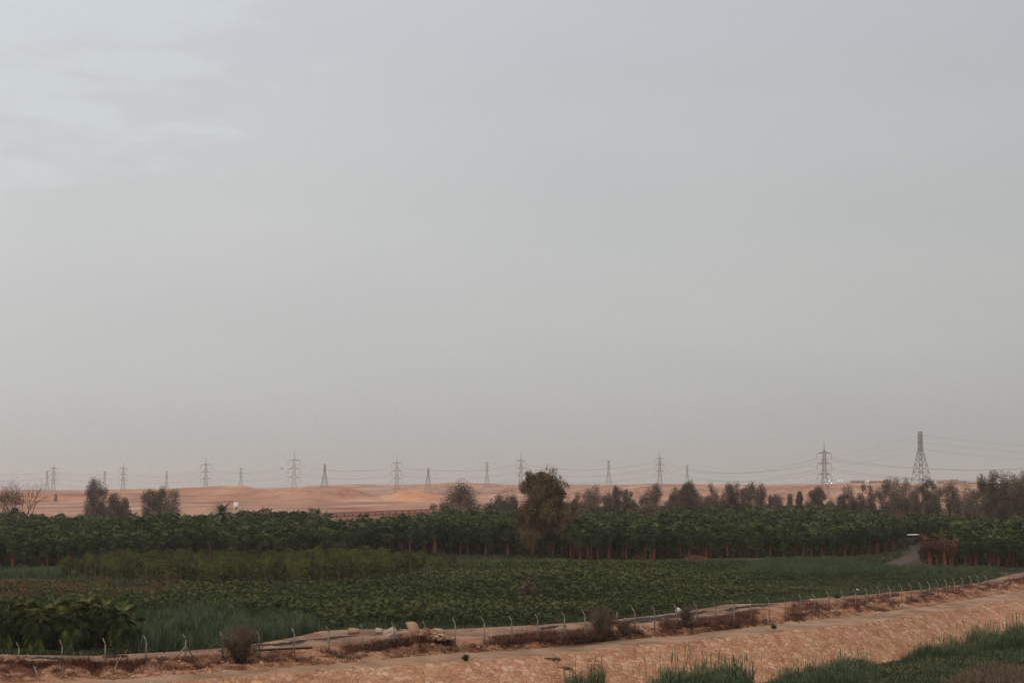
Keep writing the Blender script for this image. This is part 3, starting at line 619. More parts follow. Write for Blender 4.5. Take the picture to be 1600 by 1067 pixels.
# bare trees at the far left
def bare(px, Y, ytop, wpx, label, seed, lean=0, leafy=0):
    rs = np.random.default_rng(seed); h = topz(ytop, Y); w = wpx/F*Y; wood = M(); twig = M()
    r = thing('bare_tree', label, 'tree', (*atd(px, Y, 0)[:2], 0), group='bare trees at the far left')
    def grow(p, d, l, rad, k):
        e = p+d*l; m_ = p+d*l*.5+rs.normal(0,.06*l,3); (wood if k < 3 else twig).tube([p, m_, e], [rad, rad*.8, rad*.6], 5 if k < 2 else 3)
        if leafy and k >= 3:
            for _ in range(leafy): q = e+rs.normal(0,.6,3); a = rs.normal(0,.3,3); twig.add([q, q+a, q+rs.normal(0,.2,3)], t=[[0,1,2]], c=rs.uniform(.3,.7))
        if k >= 5: return
        for _ in range(3 if k < 4 else 2):
            nd = d+rs.normal(0,.42,3)*np.array([1.1,1.1,.6]); nd[2] = max(nd[2], .15); nd /= np.linalg.norm(nd); grow(e, nd, l*rs.uniform(.62,.85), rad*.6, k+1)
    d0 = np.array([lean,0,1.]); d0 /= np.linalg.norm(d0)
    for k in range(2): dd = d0+np.array([(k-.5)*w/h*.9,0,0]); dd /= np.linalg.norm(dd); grow(np.array([0,0,-.2]), dd, h*.3, .24, 0)
    obj('trunk', wood, MT['wood'], r); obj('twigs', twig, MT['twig'], r)
bare(18, 600, 742, 22, 'tall bare-branched tree at the far left against the sky', 2)
bare(38, 605, 750, 30, 'bare tree leaning right, second from the left edge', 5, lean=.25)
bare(2, 600, 760, 18, 'brown twiggy tree cut by the left edge of the photo', 8, leafy=4)
tree('round_bush', 'dark green round bush in front of the bare trees at the far left', 'bush', 21, 520, 795, 18, 'palm', z=0, nleaf=2500, ls=.4, nclump=20, spread=.2, seed=77, low=.1)
# green thicket right of the dome tree
for i, (px, ty, w) in enumerate([(764,779,22),(782,777,24),(800,778,18),(745,790,26),(775,789,30),(800,790,22)]):
    tree('green_tree', ['boxy green tree left in the thicket behind the brick wall','boxy green tree in the middle of the thicket behind the wall','boxy green tree right in the thicket behind the wall','low green tree at the left foot of the thicket','low green tree at the middle foot of the thicket','low green tree at the right foot of the thicket'][i], 'tree',
         px, 760-20*(i//3), ty, w*1.2, 'palm', z=0, nleaf=3000, ls=.5, nclump=24, spread=.18, seed=300+i, low=.1, group='green trees behind the brick wall')
# feathery yellow-green trees in rows
fpoly = [(95,897),(100,906),(250,914),(420,917),(560,913),(680,899),(745,888),(742,880),(560,879),(300,884),(180,887)]
fpts = grid_pts(fpoly, 3.4, 0, .33); ap = []
for k in range(4):
    r = thing('feathery_tree', 'feathery yellow-green tree', 'tree'); wd, lf = tree_mesh(4.9+.3*k, 3.6, 1900, .16, r0=.07, nl=8, nclump=30, spread=.13, seed=40+k, low=.25, vert=.1)
    obj('trunk', wd, MT['plank'], r); obj('crown', lf, MT['acacia'], r); ap.append(r)
fu = [0]*4; fo = np.argsort(fpts[:,1])
for n_, j in enumerate(fo[:290]):
    k = int(rng.integers(0,4)); p, y = proj(*fpts[j][:2]); s = float(rng.uniform(.75,1.12))*(np.interp(p, [90,200,560,650,745], [.62,.72,.8,.7,.5]))
    row = 'front' if n_ < 45 else 'middle' if n_ < 120 else 'rear'; side = 'left' if p < 320 else 'centre' if p < 540 else 'right'
    lb = f'feathery yellow-green tree, {row} of the low plantation, {side} part'
    if not fu[k]: r = ap[k]; r.location = fpts[j]; r.scale = (s,)*3; r['label'] = lb; r['group'] = f'feathery trees, {row} {side}'; fu[k] = 1
    else: dup(ap[k], fpts[j], float(rng.uniform(0,6.28)), s, lb, f'feathery trees, {row} {side}')
print('feathery', len(fpts))

# ---------------------------------------------------------------- low plants in the field
def youngpalm(seed, nf=15, R=.38):
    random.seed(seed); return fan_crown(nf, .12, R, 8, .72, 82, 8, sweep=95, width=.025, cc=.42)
yv = [tag(obj('young_palm', youngpalm(60+k), MT['young']), 'x', 'palm plant') for k in range(5)]
field_poly = [(-260,952),(0,950),(100,948),(200,954),(300,962),(430,968),(500,984),(570,981),(690,982),(756,979),(840,975),(911,970),(958,967),(1020,957),(1096,946),(1134,940),(1209,936),(1284,928),(1375,921),(1450,915),(1500,909),(1540,903),
    (1540,893),(1440,891),(1355,886),(1330,877),(1200,876),(1060,878),(890,879),(740,877),(690,900),(560,915),(420,919),(250,916),(90,908),(-260,905)]
yp = grid_pts(field_poly, 1.15, 0, .48); yx, yy = proj(yp[:,0], yp[:,1])
d1 = np.array([fb(x*.03, y*.03, 12) for x, y, z in yp]); d2 = np.array([fb(x*.1, y*.1, 15) for x, y, z in yp])
k = (d2 > -.27) & ~((yx > 1180) & (rng.random(len(yp)) < .45)) & ~((yx < 260) & (yy < 930) & (rng.random(len(yp)) < .45)); yp = yp[k]; d1 = d1[k]; yx = yx[k]; yy = yy[k]
ysc = (.98+.4*d1)*rng.uniform(.55, 1.35, len(yp))*np.interp(yx, [0,300,600,900,1150,1300,1600], [.95,1.0,1.2,1.1,.95,.8,.7])*np.interp(yy, [878,886,900], [.55,.85,1]); yrz = rng.uniform(0,6.28,len(yp)); yid = rng.integers(0,5,len(yp))
big = np.argsort(-(ysc/yp[:,1])*((yx > 0) & (yx < 1600)))[:295]; yu = [0]*5; isb = np.zeros(len(yp), bool); isb[big] = True
for j in big:
    kk = int(yid[j]); p = yx[j]; w = 'left part' if p < 480 else 'behind the rubble heap' if p < 760 else 'behind the round bush' if p < 1000 else 'right part'
    lb = f'low bushy young fan palm in the near field, {w}'
    if not yu[kk]: o = yv[kk]; yu[kk] = 1
    else: o = yv[kk].copy(); SC.collection.objects.link(o)
    o.location = yp[j]; o.rotation_euler = (0,0,yrz[j]); o.scale = (ysc[j],)*3; o['label'] = lb; o['group'] = 'young palms, '+w
for kk in range(5):
    if not yu[kk]: yv[kk].location = at(700+20*kk, 960); yv[kk]['label'] = 'low bushy young fan palm in the near field, behind the rubble heap'; yv[kk]['group'] = 'young palms, behind the rubble heap'
ug = gp[(gp[:,1]-front) > 3.5]+np.array([1.5,1.2,0]); nu = len(ug)  # undergrowth added inside the grove, standing in for shade behind the front trunks
scatter('young_palms_and_shade_filler', [yv], np.concatenate([yp[~isb], ug]), np.concatenate([yrz[~isb], rng.uniform(0,6.28,nu)]), np.concatenate([ysc[~isb], rng.uniform(1.9,2.9,nu)]), np.concatenate([yid[~isb], rng.integers(0,5,nu)]), 'knee-high carpet of young palms on the green field, plus undergrowth added to darken the grove')
print('young', len(yp))
# large fan palms in the left foreground
random.seed(21)
NB = [(8,1017,928,1.1),(37,1012,936,1.05),(62,1019,934,1.15),(90,1013,930,1.1),(114,1019,940,1.1),(144,1016,925,1.15),(160,1011,936,1.05),(188,1016,942,1.0),(-20,1014,930,1.1)]
ord_ = ['leftmost big fan palm in the left foreground','second big fan palm from the left edge in the foreground','third big fan palm from the left edge, with pale drooping fans','fourth big fan palm from the left edge, behind its neighbours','fifth big fan palm of the foreground clump with a yellowing frond','tall big fan palm right of the middle of the foreground clump','big fan palm at the back right of the foreground clump','rightmost big fan palm of the foreground clump beside the reeds','big fan palm just beyond the left edge']
for i, (px, py, ty, rr) in enumerate(NB):
    c = at(px, py); h = topz(ty, c[1]); R = 1.15*rr; zc = h-1.45*R; r = thing('large_fan_palm', ord_[i], 'palm tree', c, i*1.1, group='big fan palms in the left foreground')
    obj('trunk', trunk_m(zc, .17, .14, 9, random.uniform(-.2,.2)), MT['ptrunk'], r)
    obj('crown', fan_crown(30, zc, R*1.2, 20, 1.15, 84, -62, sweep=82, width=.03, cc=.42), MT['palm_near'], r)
    m = M(); [frond(m, np.array([0,0,zc-.2]), i*2+k_*2.1, math.radians(-60), .7, .7, 12, .9, random.random(), .03, 80) for k_ in range(3)]; obj('dead_fronds', m, MT['dead'], r)

# ---------------------------------------------------------------- tufts: reeds, grass, brush
def tuft(n, h, spread, w, lean=.25, seed=0, seg=2, droop=.2, stems=0):
    rs = np.random.default_rng(seed); m = M()
    for i in range(n):
        a = rs.uniform(0,6.28); r = spread*math.sqrt(rs.random()); b = np.array([math.cos(a)*r, math.sin(a)*r, -.05]); hh = h*rs.uniform(.55,1.1)
        l = rs.normal(0,lean,2)*hh; f = rs.uniform(0,6.28); s = np.array([math.cos(f), math.sin(f), 0])*w*rs.uniform(.6,1.3); c = rs.uniform(.15,.85)
        p1 = b+np.array([l[0]*.35, l[1]*.35, hh*.6]); p2 = b+np.array([l[0], l[1], hh*(1-droop*rs.random())])
        m.add([b-s*.5, b+s*.5, p1+s*.5, p1-s*.5, p2], q=[[0,1,2,3]], t=[[3,2,4]], c=[c*.8,c*.8,c,c,min(1,c+.15)])
        if rs.random() < stems:
            e = p2+np.array([0,0,.1*h]); m.tube([p2*.9+b*.1, e, e+np.array([0,0,.12*h])], [w*.3,w*1.2,w*.2], 3, 1.0)
    return tmpl(m)
def patch(name, tps, pts, mtl, smin, smax, label, hfun=None, dt=.1):
    m = M()
    for p in pts:
        s = float(rng.uniform(smin, smax))*(hfun(*p) if hfun else 1)
        if s > .12: stamp(m, tps[int(rng.integers(len(tps)))], p, float(rng.uniform(0,6.28)), s, float(rng.uniform(-dt,dt)))
    return tag(obj(name, m, MT[mtl]), label, kind='stuff')
reedT = [tuft(20, 1.7, .45, .035, .22, s, droop=.25) for s in range(4)]
bigreedT = [tuft(26, 2.3, .75, .035, .24, 10+s, droop=.3, stems=.06) for s in range(4)]
grassT = [tuft(18, .42, .4, .05, .5, 20+s, droop=.5) for s in range(4)]
weedT = [tuft(14, .75, .35, .05, .45, 30+s, droop=.4) for s in range(4)]
brushT = [tuft(26, .75, .5, .03, .8, 40+s, droop=.6) for s in range(4)]
patch('reeds', reedT, grid_pts([(198,1008),(215,1019),(282,1016),(345,1011),(411,1003),(455,996),(500,986),(470,976),(430,968),(300,962),(215,966)], .62), 'reed', .75, 1.15, 'grey-green reeds standing behind the fence in the left foreground', lambda x,y,z: max(.35,.95+.9*fb(x*.16,y*.16,21)), dt=.3)
patch('reeds', reedT, grid_pts([(-200,905),(0,905),(95,905),(110,893),(0,892),(-200,893)], 1.3), 'reed', .7, 1.1, 'grey-green reeds before the palm grove at the far left')
patch('reeds', reedT, grid_pts([(1150,898),(1400,900),(1545,899),(1560,892),(1440,888),(1350,886),(1330,875),(1200,876)], .95), 'reed', .6, .95, 'pale grey-green reeds in front of the grove at the right')
patch('weeds', weedT, grid_pts([(-60,945),(120,945),(200,934),(290,925),(290,903),(120,906),(-60,912)], 1.0), 'drygrass', .8, 1.7, 'orange-brown dry weeds in the left part of the field', lambda x,y,z: 1.0 if fb(x*.09,y*.09,31) > -.02 else 0)
patch('dry_weeds', weedT, grid_pts([(250,925),(480,925),(620,912),(740,895),(900,900),(1350,905),(1350,920),(1000,945),(600,960),(300,950)], 3.0), 'drygrass', .5, .9, 'scattered dry tan weeds among the young palms', lambda x,y,z: 1.0 if fb(x*.06,y*.06,51) > .02 else 0)
patch('wild_grass', [tuft(14,.85,.5,.045,.4,130+s,droop=.4) for s in range(5)], grid_pts(field_poly, 1.15), 'grass', .6, 1.3, 'uneven wild grass growing up between the young palms', lambda x,y,z: max(0,.75+.9*fb(x*.05,y*.05,61)), dt=.35)
patch('wild_grass', [tuft(14,.85,.5,.045,.4,210+s,droop=.4) for s in range(5)], grid_pts([(-60,1012),(200,1012),(200,945),(100,940),(-60,940)], .9), 'grass', .7, 1.4, 'rough grass under and behind the big fan palms', dt=.35)
patch('wild_grass', [tuft(14,.85,.5,.045,.4,230+s,droop=.4) for s in range(5)], grid_pts(fpoly, 1.3), 'grass', .7, 1.3, 'rough grass under the feathery trees', dt=.35)
patch('wild_grass', [tuft(14,.85,.5,.045,.4,150+s,droop=.4) for s in range(5)], grid_pts([(1318,888),(1360,888),(1384,878),(1410,868),(1400,862),(1368,870),(1326,872)], .9), 'grass', .7, 1.5, 'rough grass beside the farm track', dt=.35)
patch('wild_grass', [tuft(14,.85,.5,.045,.4,170+s,droop=.4) for s in range(5)], grid_pts([(560,919),(740,893),(900,880),(880,868),(600,868),(560,874),(740,880),(700,898)], 1.3), 'grass', .7, 1.3, 'rough grass between the feathery trees and the palm trunks', dt=.35)
patch('wild_grass', [tuft(14,.85,.5,.045,.4,190+s,droop=.4) for s in range(5)], grid_pts([(1412,886),(1440,887),(1600,891),(1700,893),(1700,902),(1560,893),(1500,898),(1400,896)], 1.0), 'grass', .6, 1.3, 'rough grass below the dead palms at the right', dt=.35)
patch('grass', grassT, grid_pts([(430,1001),(500,988),(570,984),(690,985),(756,982),(840,978),(911,973),(958,970),(1040,961),(1096,953),(1134,946),(1209,944),(1284,936),(1375,929),(1450,922),(1525,913),(1562,903),(1560,893),(1500,893),(1375,908),(1284,918),(1150,926),(1050,938),(958,955),(840,968),(700,975),(520,975)], .55), 'grass', .7, 1.4, 'low green grass edging the field behind the dirt track')
patch('grass', grassT, grid_pts([(-100,1024),(0,1023),(150,1025),(215,1022),(282,1018),(345,1013),(345,1004),(215,1012),(100,1012),(-100,1012)], .5), 'grass', .9, 1.6, 'dull green grass under the big fan palms in the left foreground')
# canal side
def rg(poly, step): return grid_pts(poly, step, -4.8)
for poly, lb, s in (([(872,1090),(945,1090),(938,1074),(905,1075),(880,1080)], 'small reed clump rising at the bottom edge left of centre', (.7,1.2)),
                 ([(1010,1100),(1160,1090),(1170,1072),(1150,1067),(1100,1066),(1050,1070),(1020,1075)], 'broad reed clump at the foot of the stone slope, bottom centre', (.6,1.15)),
                 ([(1200,1090),(1370,1068),(1366,1045),(1340,1042),(1290,1054),(1220,1066)], 'reed bed at the foot of the slope, left of the bare toe', (.45,.8)),
                 ([(1404,1034),(1420,1032),(1520,1028),(1535,1022),(1500,1017),(1420,1026)], 'reed clump with tall seed heads on the right of the slope foot', (.5,.85)),
                 ([(1515,1021),(1600,1016),(1680,1010),(1680,994),(1600,1000),(1520,1010)], 'tall dark reed clump at the right edge of the photo', (.75,1.15))):
    pts_ = np.array([strip_pt(slopeV, rng.uniform(886,944), rng.uniform(.58,.72)) for _ in range(26)]) if 'small reed clump' in lb else rg(poly, .5)
    patch('reed_clump', bigreedT, pts_, 'reed', *s, lb, lambda x,y,z: max(0, .85+1.1*fb(x*.4,y*.4,2)), dt=.3)
patch('grass', [tuft(16,.55,.45,.06,.5,70+s,droop=.5) for s in range(4)], rg([(1000,1180),(1090,1100),(1140,1078),(1275,1058),(1425,1031),(1515,1014),(1600,1001),(1720,988),(1760,1180)], .55), 'grass', .7, 1.6, 'thick green grass on the canal bed in the lower right corner')
patch('dry_shrubs', [tuft(30,.7,.6,.035,.5,85+s,droop=.4) for s in range(3)], rg([(1180,1090),(1430,1036),(1560,1016),(1620,1030),(1560,1050),(1400,1090)], 1.5), 'twig', .4, .9, 'brown dry stems scattered through the green canal grass', lambda x,y,z: 1.0 if fb(x*.2,y*.2,71) > .0 else 0)
patch('dry_shrubs', [tuft(40,1.3,.7,.035,.35,80+s,droop=.3) for s in range(3)], rg([(1480,1080),(1500,1064),(1540,1052),(1620,1046),(1640,1080)], .9), 'twig', .7, 1.3, 'brown dry scrub on the canal bed in the bottom right corner')
# brown brush caught along the bank
bp_ = []
for a, b, dens, t0, t1 in ((-40,320,.5,.12,.45),(540,705,2.2,.1,.42),(770,912,3.0,.05,.42),(905,1000,1.6,.2,.5),(1035,1180,3.0,.05,.4),(1225,1305,1.8,.05,.4),(1318,1445,1.8,.05,.45),(1445,1600,1.4,.0,.4),(-60,1600,.35,.25,.8)):
    for _ in range(int((b-a)*dens)):
        px = rng.uniform(a,b); p = bank_pt(px, rng.uniform(t0,t1)).copy()
        if fb(p[0]*.25, p[1]*.25, 44) > -.12 or dens > 2: bp_.append(p)
patch('dry_brush', brushT, bp_, 'brush', .5, 1.15, 'dark red-brown dry brush caught along the fence line', dt=.25)
bp_ = [bank_pt(rng.uniform(-60,1640), rng.uniform(.45,.95)).copy() for _ in range(900)]
patch('dry_tufts', [tuft(14,.3,.25,.03,.6,90+s,droop=.5) for s in range(3)], bp_, 'drygrass', .5, 1.2, 'thin dry grass tufts sprinkled over the earth bank')
# clods and stones
rockT = []
for s in range(6):
    rs = np.random.default_rng(s); m = M(); V = []; n1, n2 = 7, 5
    for a in range(n2):
        for b_ in range(n1):
            th_ = math.pi*(a+.5)/n2; ph = 2*math.pi*b_/n1; rr = rs.uniform(.7,1.15); V.append([rr*math.sin(th_)*math.cos(ph), rr*.8*math.sin(th_)*math.sin(ph), rr*.62*math.cos(th_)])
    q = [[a*n1+b_, a*n1+(b_+1)%n1, (a+1)*n1+(b_+1)%n1, (a+1)*n1+b_] for a in range(n2-1) for b_ in range(n1)]
    V += [[0,0,.6],[0,0,-.6]]; t = [[n1*n2, b_, (b_+1)%n1] for b_ in range(n1)]+[[n1*n2+1, (n2-1)*n1+(b_+1)%n1, (n2-1)*n1+b_] for b_ in range(n1)]
    rockT.append(tmpl(m.add(V, t=t, q=q, c=.5)))
m = M()
for _ in range(2600):
    px = rng.uniform(-60,1640); w = rng.random()
    if w < .6: p = bank_pt(px, rng.beta(1.6,1.6))
    elif w < .8: p = strip_pt(trackV, px, rng.random()**.7)
    else: p = bank_pt(px, rng.uniform(.75,1)) if rng.random() < .6 else strip_pt(roadV, px, rng.choice([rng.uniform(0,.1), rng.uniform(.9,1)]))
    s = .05+.13*rng.random()**3+(.15 if rng.random() < .03 else 0); stamp(m, rockT[int(rng.integers(6))], p+np.array([0,0,s*.25]), rng.uniform(0,6.28), s, rng.uniform(-.4,.45))
tag(obj('rubble', m, MT['clod']), 'loose clods and small stones strewn over the earth bank', kind='stuff')
# ================================================================ bushes by the fence
def bush(px, p, hpx, wpx, label, seed, dens=1.0, mt='twig', name='twiggy_bush'):
    Y = p[1]; h = hpx/F*Y; w = wpx/F*Y; rs = np.random.default_rng(seed); r = thing(name, label, 'bush', p); st = M(); lf = M()
    for i in range(int(60*dens)):
        a = rs.uniform(0,6.28); sp = abs(rs.normal(0,.55)); e = np.array([math.cos(a)*min(1,sp*1.5)*w*.5, math.sin(a)*min(1,sp*1.5)*w*.5, h*rs.uniform(.6,1)*(1-.3*min(1.4,sp)**2)])
        b = np.array([math.cos(a), math.sin(a), 0])*w*.1*rs.random(); k = b*.5+e*.5+rs.normal(0,.05,3); k[2] += .08*h; st.tube([b-np.array([0,0,.15]), k, e], [.03,.02,.006], 3)
        n = int(150*dens); f = rs.uniform(.2,1,(n,1))**.8; Q = (b*(1-f)**2+2*k*f*(1-f)+e*f**2)+rs.normal(0,.11*w/2,(n,3)); Q[:,2] = np.abs(Q[:,2])
        d = rs.normal(0,.45,(n,3))+(e-b)/np.linalg.norm(e-b); d /= np.linalg.norm(d,axis=1)[:,None]; s = np.cross(d, rs.normal(0,1,(n,3))); s /= np.linalg.norm(s,axis=1)[:,None]
        l = rs.uniform(.1,.28,(n,1)); V = np.stack([Q-s*.014, Q+s*.014, Q+d*l],1).reshape(-1,3); lf.add(V, t=np.arange(n*3).reshape(-1,3), c=np.repeat(np.clip(.45+rs.normal(0,.2)+rs.normal(0,.15,n),0,1),3))
    obj('stems', st, MT['wood'], r); obj('foliage', lf, MT[mt], r); return r
bush(375, bank_pt(375,.55), 56, 66, 'wide twiggy brown-green bush on the bank in the left foreground', 1, 1.5)
bush(938, bank_pt(938,.55), 52, 52, 'dense round twiggy bush on the bank at the middle of the fence', 2, 1.3)
bush(972, bank_pt(975,.5), 22, 34, 'low brown bush tailing right of the dense round bush', 3, .6)
bush(1073, bank_pt(1072,.4), 34, 22, 'thin small bush against the fence beside a braced post', 4, .7)
bush(1208, strip_pt(roadV,1207,.5), 6, 9, 'tiny dark bush in the middle of the dirt road', 5, .35, 'reed', 'tiny_bush')
bush(727, strip_pt(roadV,727,.97), 8, 10, 'tiny dark green bush at the lip of the stone slope', 6, .4, 'reed', 'tiny_bush')
bush(1310, strip_pt(trackV,1310,.6), 5, 9, 'tiny green weed bush on the pale track behind the fence', 7, .35, 'grass', 'tiny_bush')
tree('fallow_bush', 'reddish brown bush standing among the young palms below the grove', 'bush', 826, at(826,940)[1], 907, 32, 'twig', z=0, nleaf=1300, ls=.2, r0=.06, nclump=16, spread=.16, seed=61, low=.2)

# ---------------------------------------------------------------- fence posts
xs = [(29,1003),(97,1000),(164,997),(228,993),(289,990),(348,987),(405,985),(460,981),(514,978),(566,975),(616,972),(664,970),(711,965),(757,964),(800,962),(840,959),(882,956),(914,954),(992,949),(1023,946),
      (1057,944),(1089,942),(1118,939),(1147,937),(1174,935.5),(1202,933),(1227,930),(1252,928.5),(1273,927),(1295,924),(1317,922.5),(1337,920),(1355,918.5),(1375,915.5),(1391,914.5),(1409,912),(1424,911),(1439,909.5),(1453,908),(1466,906),(1479,905),(1492,903.5),(1505,902.5),(1517,900),(1529,899),(1541,898),(1575,895)]
def ordn(i):
    w = ['first','second','third','fourth','fifth','sixth','seventh','eighth','ninth','tenth','eleventh','twelfth','thirteenth','fourteenth','fifteenth','sixteenth','seventeenth','eighteenth','nineteenth']
    tens = {20:'twentieth',30:'thirtieth',40:'fortieth'}; tw = {2:'twenty',3:'thirty',4:'forty'}
    return w[i-1] if i < 20 else tens[i] if i in tens else f'{tw[i//10]}-{w[i%10-1]}'
braced = {288:1, 289:1, 616:1, 882:1, 1089:1, 1375:0}
notes = {405:'just right of the wide twiggy bush', 348:'just left of the wide twiggy bush', 664:'rising through the rubble heap', 914:'at the left side of the dense round bush', 992:'right of the dense round bush'}
for i, (px, ty) in enumerate(xs):
    b = bank_pt(px, 8/22).copy(); b = at(px, L2(px), 0); zg = bank_pt(px, 8/22)[2]; Y = b[1]; h = topz(ty, Y)-zg; h = min(2.9, max(1.5, h))
    lb = f'{ordn(i+1)} bent-top fence post from the left'+(', propped by two slanting struts' if braced.get(px) else '')+(', '+notes[px] if px in notes else '')
    dirn = np.array([b[0]-at(px+20, L2(px+20))[0], Y-at(px+20, L2(px+20))[1]]); dirn /= np.linalg.norm(dirn); perp = math.atan2(dirn[1], dirn[0])
    r = thing('fence_post', lb, 'fence post', (b[0], Y, zg), 0, group='concrete fence posts along the earth bank'); m = M(); s = .062
    lx = rng.normal(0,.02); k = h-.5; a = perp+(math.pi*0)
    ox, oy = math.cos(a)*.34, math.sin(a)*.34; 
    ox, oy = -.30, .14
    m.tube([(0,0,-.5),(lx*.6,0,k*.6),(lx,0,k)], [s*1.15,s*1.05,s], 4); obj('shaft', m, MT['concrete'], r)
    m = M(); m.tube([(lx,0,k-.02),(lx+ox*.25,oy*.25,k+.17),(lx+ox,oy,h+.02)], [s,s*.98,s*.75], 4); obj('bent_arm', m, MT['concrete'], r)
    if braced.get(px):
        big_ = px == 616
        for sg, ln in ((-1, 1.35 if big_ else .8), (1, .8 if big_ else .75)):
            m = M(); e = np.array([dirn[0]*-sg*ln, dirn[1]*-sg*ln, -.25 if big_ and sg < 0 else .25 if big_ else .45 ]); m.tube([(lx,0,k*.72), e], [.055,.055], 4); obj('strut', m, MT['concrete'], r)
# leaning and fallen poles on the bank
def pole(name, p, q, rad, mt, label, cat):
    p = np.array(p, float); q = np.array(q, float); c = p.copy(); m = M().tube([p-c, q-c], [rad, rad*.95], 4); o = obj(name, m, MT[mt]); o.location = c; return tag(o, label, cat)
def bp2(px, t, dz): v = bank_pt(px, t).copy(); v[2] += dz; return v
pole('fallen_post', bp2(1012,.85,.05), bp2(1000,.12,.3), .09, 'plank', 'pale fallen post leaning on the bank right of the dense bush', 'post')
pole('fallen_post', bp2(1036,.8,.05), bp2(1012,.05,.2), .06, 'slab', 'thin brown rod lying slanted on the bank right of the pale fallen post', 'post')
pole('wooden_plank', bp2(1197,.9,.06), bp2(1183,.1,.1), .09, 'wood', 'dark plank lying down the bank between two fence posts', 'plank')
pole('dry_branch', bp2(60,.85,.05), bp2(54,.3,.25), .04, 'plank', 'pale forked branch lying on the bank in the left corner', 'branch')
pole('dry_branch', bp2(176,.55,.05), bp2(188,.02,.35), .035, 'plank', 'pale dry stick leaning between the third and fourth posts', 'branch')
pole('black_pipe', bp2(398,.12,.12), bp2(489,.16,.15), .1, 'dark', 'long straight black pipe on the bank right of the wide bush', 'pipe')
# black pipes and sheets on the track
def sheet(pxa, pxb, ta, tb, wa, label, name='black_sheet', mt='dark', cat='plastic sheet'):
    n = 26; m = M(); V = []
    for k in range(n+1):
        f = k/n; px = pxa+(pxb-pxa)*f; t = ta+(tb-ta)*f+.05*fb(k*.35, 3, pxa); w = wa*math.sin(math.pi*min(1,max(0,f*.94+.03)))**.5*(1+.6*fb(k*.5,7,pxa))
        for s in (-1, 0, 1):
            v = strip_pt(trackV, px, min(.97, max(.03, t+s*w*.5))).copy(); v[2] += .035+(.06+.05*fb(k*.7,1,2) if s == 0 else 0); V.append(v)
    q = [[k*3+s, k*3+s+1, k*3+s+4, k*3+s+3] for k in range(n) for s in (0,1)]; return tag(obj(name, M().add(V, q=q), MT[mt], smooth=True), label, cat)
sheet(36, 125, .55, .35, .25, 'black plastic sheeting on the track at the left, before the first two posts')
sheet(160, 200, .5, .5, .35, 'crumpled black sheeting on the track between the third and fourth posts')
sheet(400, 482, .45, .55, .35, 'long dark sheet lying on the track right of the wide bush')
sheet(484, 560, .6, .5, .14, 'thin dark strip on the pale track left of the rubble heap')
sheet(842, 872, .45, .4, .16, 'short black strip on the track left of a braced post')
sheet(958, 1110, .5, .42, .5, 'broad dark sheet on the track right of the dense bush')
sheet(1124, 1215, .55, .3, .4, 'long dark sheet on the track before the dug-out bank')
sheet(1238, 1268, .45, .5, .3, 'small dark sheet on the track over the dug-out bank')
# rubble heap of slabs
def slab(p, dims, rot, tilt, mt, label, name='concrete_slab', cat='slab', shape=None):
    a, b, c = dims; m = M()
    sh = shape or [(-1,-1),(.7,-1),(1,-.3),(.8,1),(-.6,.9),(-1,.1)]; n = len(sh)
    V = [[x*a/2, y*b/2, -c/2] for x, y in sh]+[[x*a/2, y*b/2, c/2] for x, y in sh]; V = np.array(V)
    ca, sa = math.cos(tilt[0]), math.sin(tilt[0]); V = V@np.array([[1,0,0],[0,ca,-sa],[0,sa,ca]]).T
    ca, sa = math.cos(tilt[1]), math.sin(tilt[1]); V = V@np.array([[ca,0,sa],[0,1,0],[-sa,0,ca]]).T
    t = [[0,i+1,i] for i in range(1,n-1)]+[[n,n+i,n+i+1] for i in range(1,n-1)]; q = [[i,(i+1)%n,n+(i+1)%n,n+i] for i in range(n)]
    o = obj(name, m.add(V, t=t, q=q), MT[mt]); o.location = p; o.rotation_euler = (0,0,rot); return tag(o, label, cat)
def tp(px, t, dz): v = strip_pt(trackV, px, t).copy(); v[2] += dz; return v
slab(tp(646,.45,.62), (1.75,1.5,.18), .15, (1.15,.38), 'slab', 'large tan concrete slab tilted upright on top of the rubble heap', shape=[(-1,.5),(-.2,1),(.3,1),(1,.1),(1,-.9),(.2,-1)])
slab(tp(609,.5,.42), (1.7,1.0,.12), -.2, (.9,-.45), 'palecon', 'whitish sheet leaning on the left of the rubble heap', 'pale_slab', 'slab')
slab(tp(592,.35,.3), (.8,.8,.4), .3, (.3,.1), 'palecon', 'low whitish block left of the rubble heap', 'pale_block', 'block')
slab(tp(552,.3,.3), (1.15,.7,.5), .1, (.15,.08), 'slab', 'tan broken block on the track left of the rubble heap')
slab(tp(683,.35,.25), (1.2,.8,.15), .0, (.4,.1), 'palecon', 'pale flat slab on the track right of the rubble heap', 'pale_slab')
slab(bp2(689,.22,.45), (2.1,.75,.16), -.35, (.55,.62), 'slab', 'long tan slab sliding down the right side of the rubble heap')
slab(bp2(672,.12,.45), (1.2,.6,.16), -.4, (.5,.4), 'slab', 'small brown slab half buried at the head of the rubble heap')
pole('timber_beam', bp2(684,.72,.12), bp2(668,.05,.75), .085, 'plank', 'pale timber beam lying down the front of the rubble heap', 'beam')
pole('timber_beam', tp(567,.95,.15), tp(612,.6,.55), .07, 'plank', 'thin pale beam resting against the whitish sheet', 'beam')
o = sheet(618, 627, .5, .55, .2, 'crumpled black bag beside the whitish sheet on the heap', 'black_bag', cat='bag'); o.location.z = .55
hp = bp2(664,.22,0); m = M(); rs_ = np.random.default_rng(9)
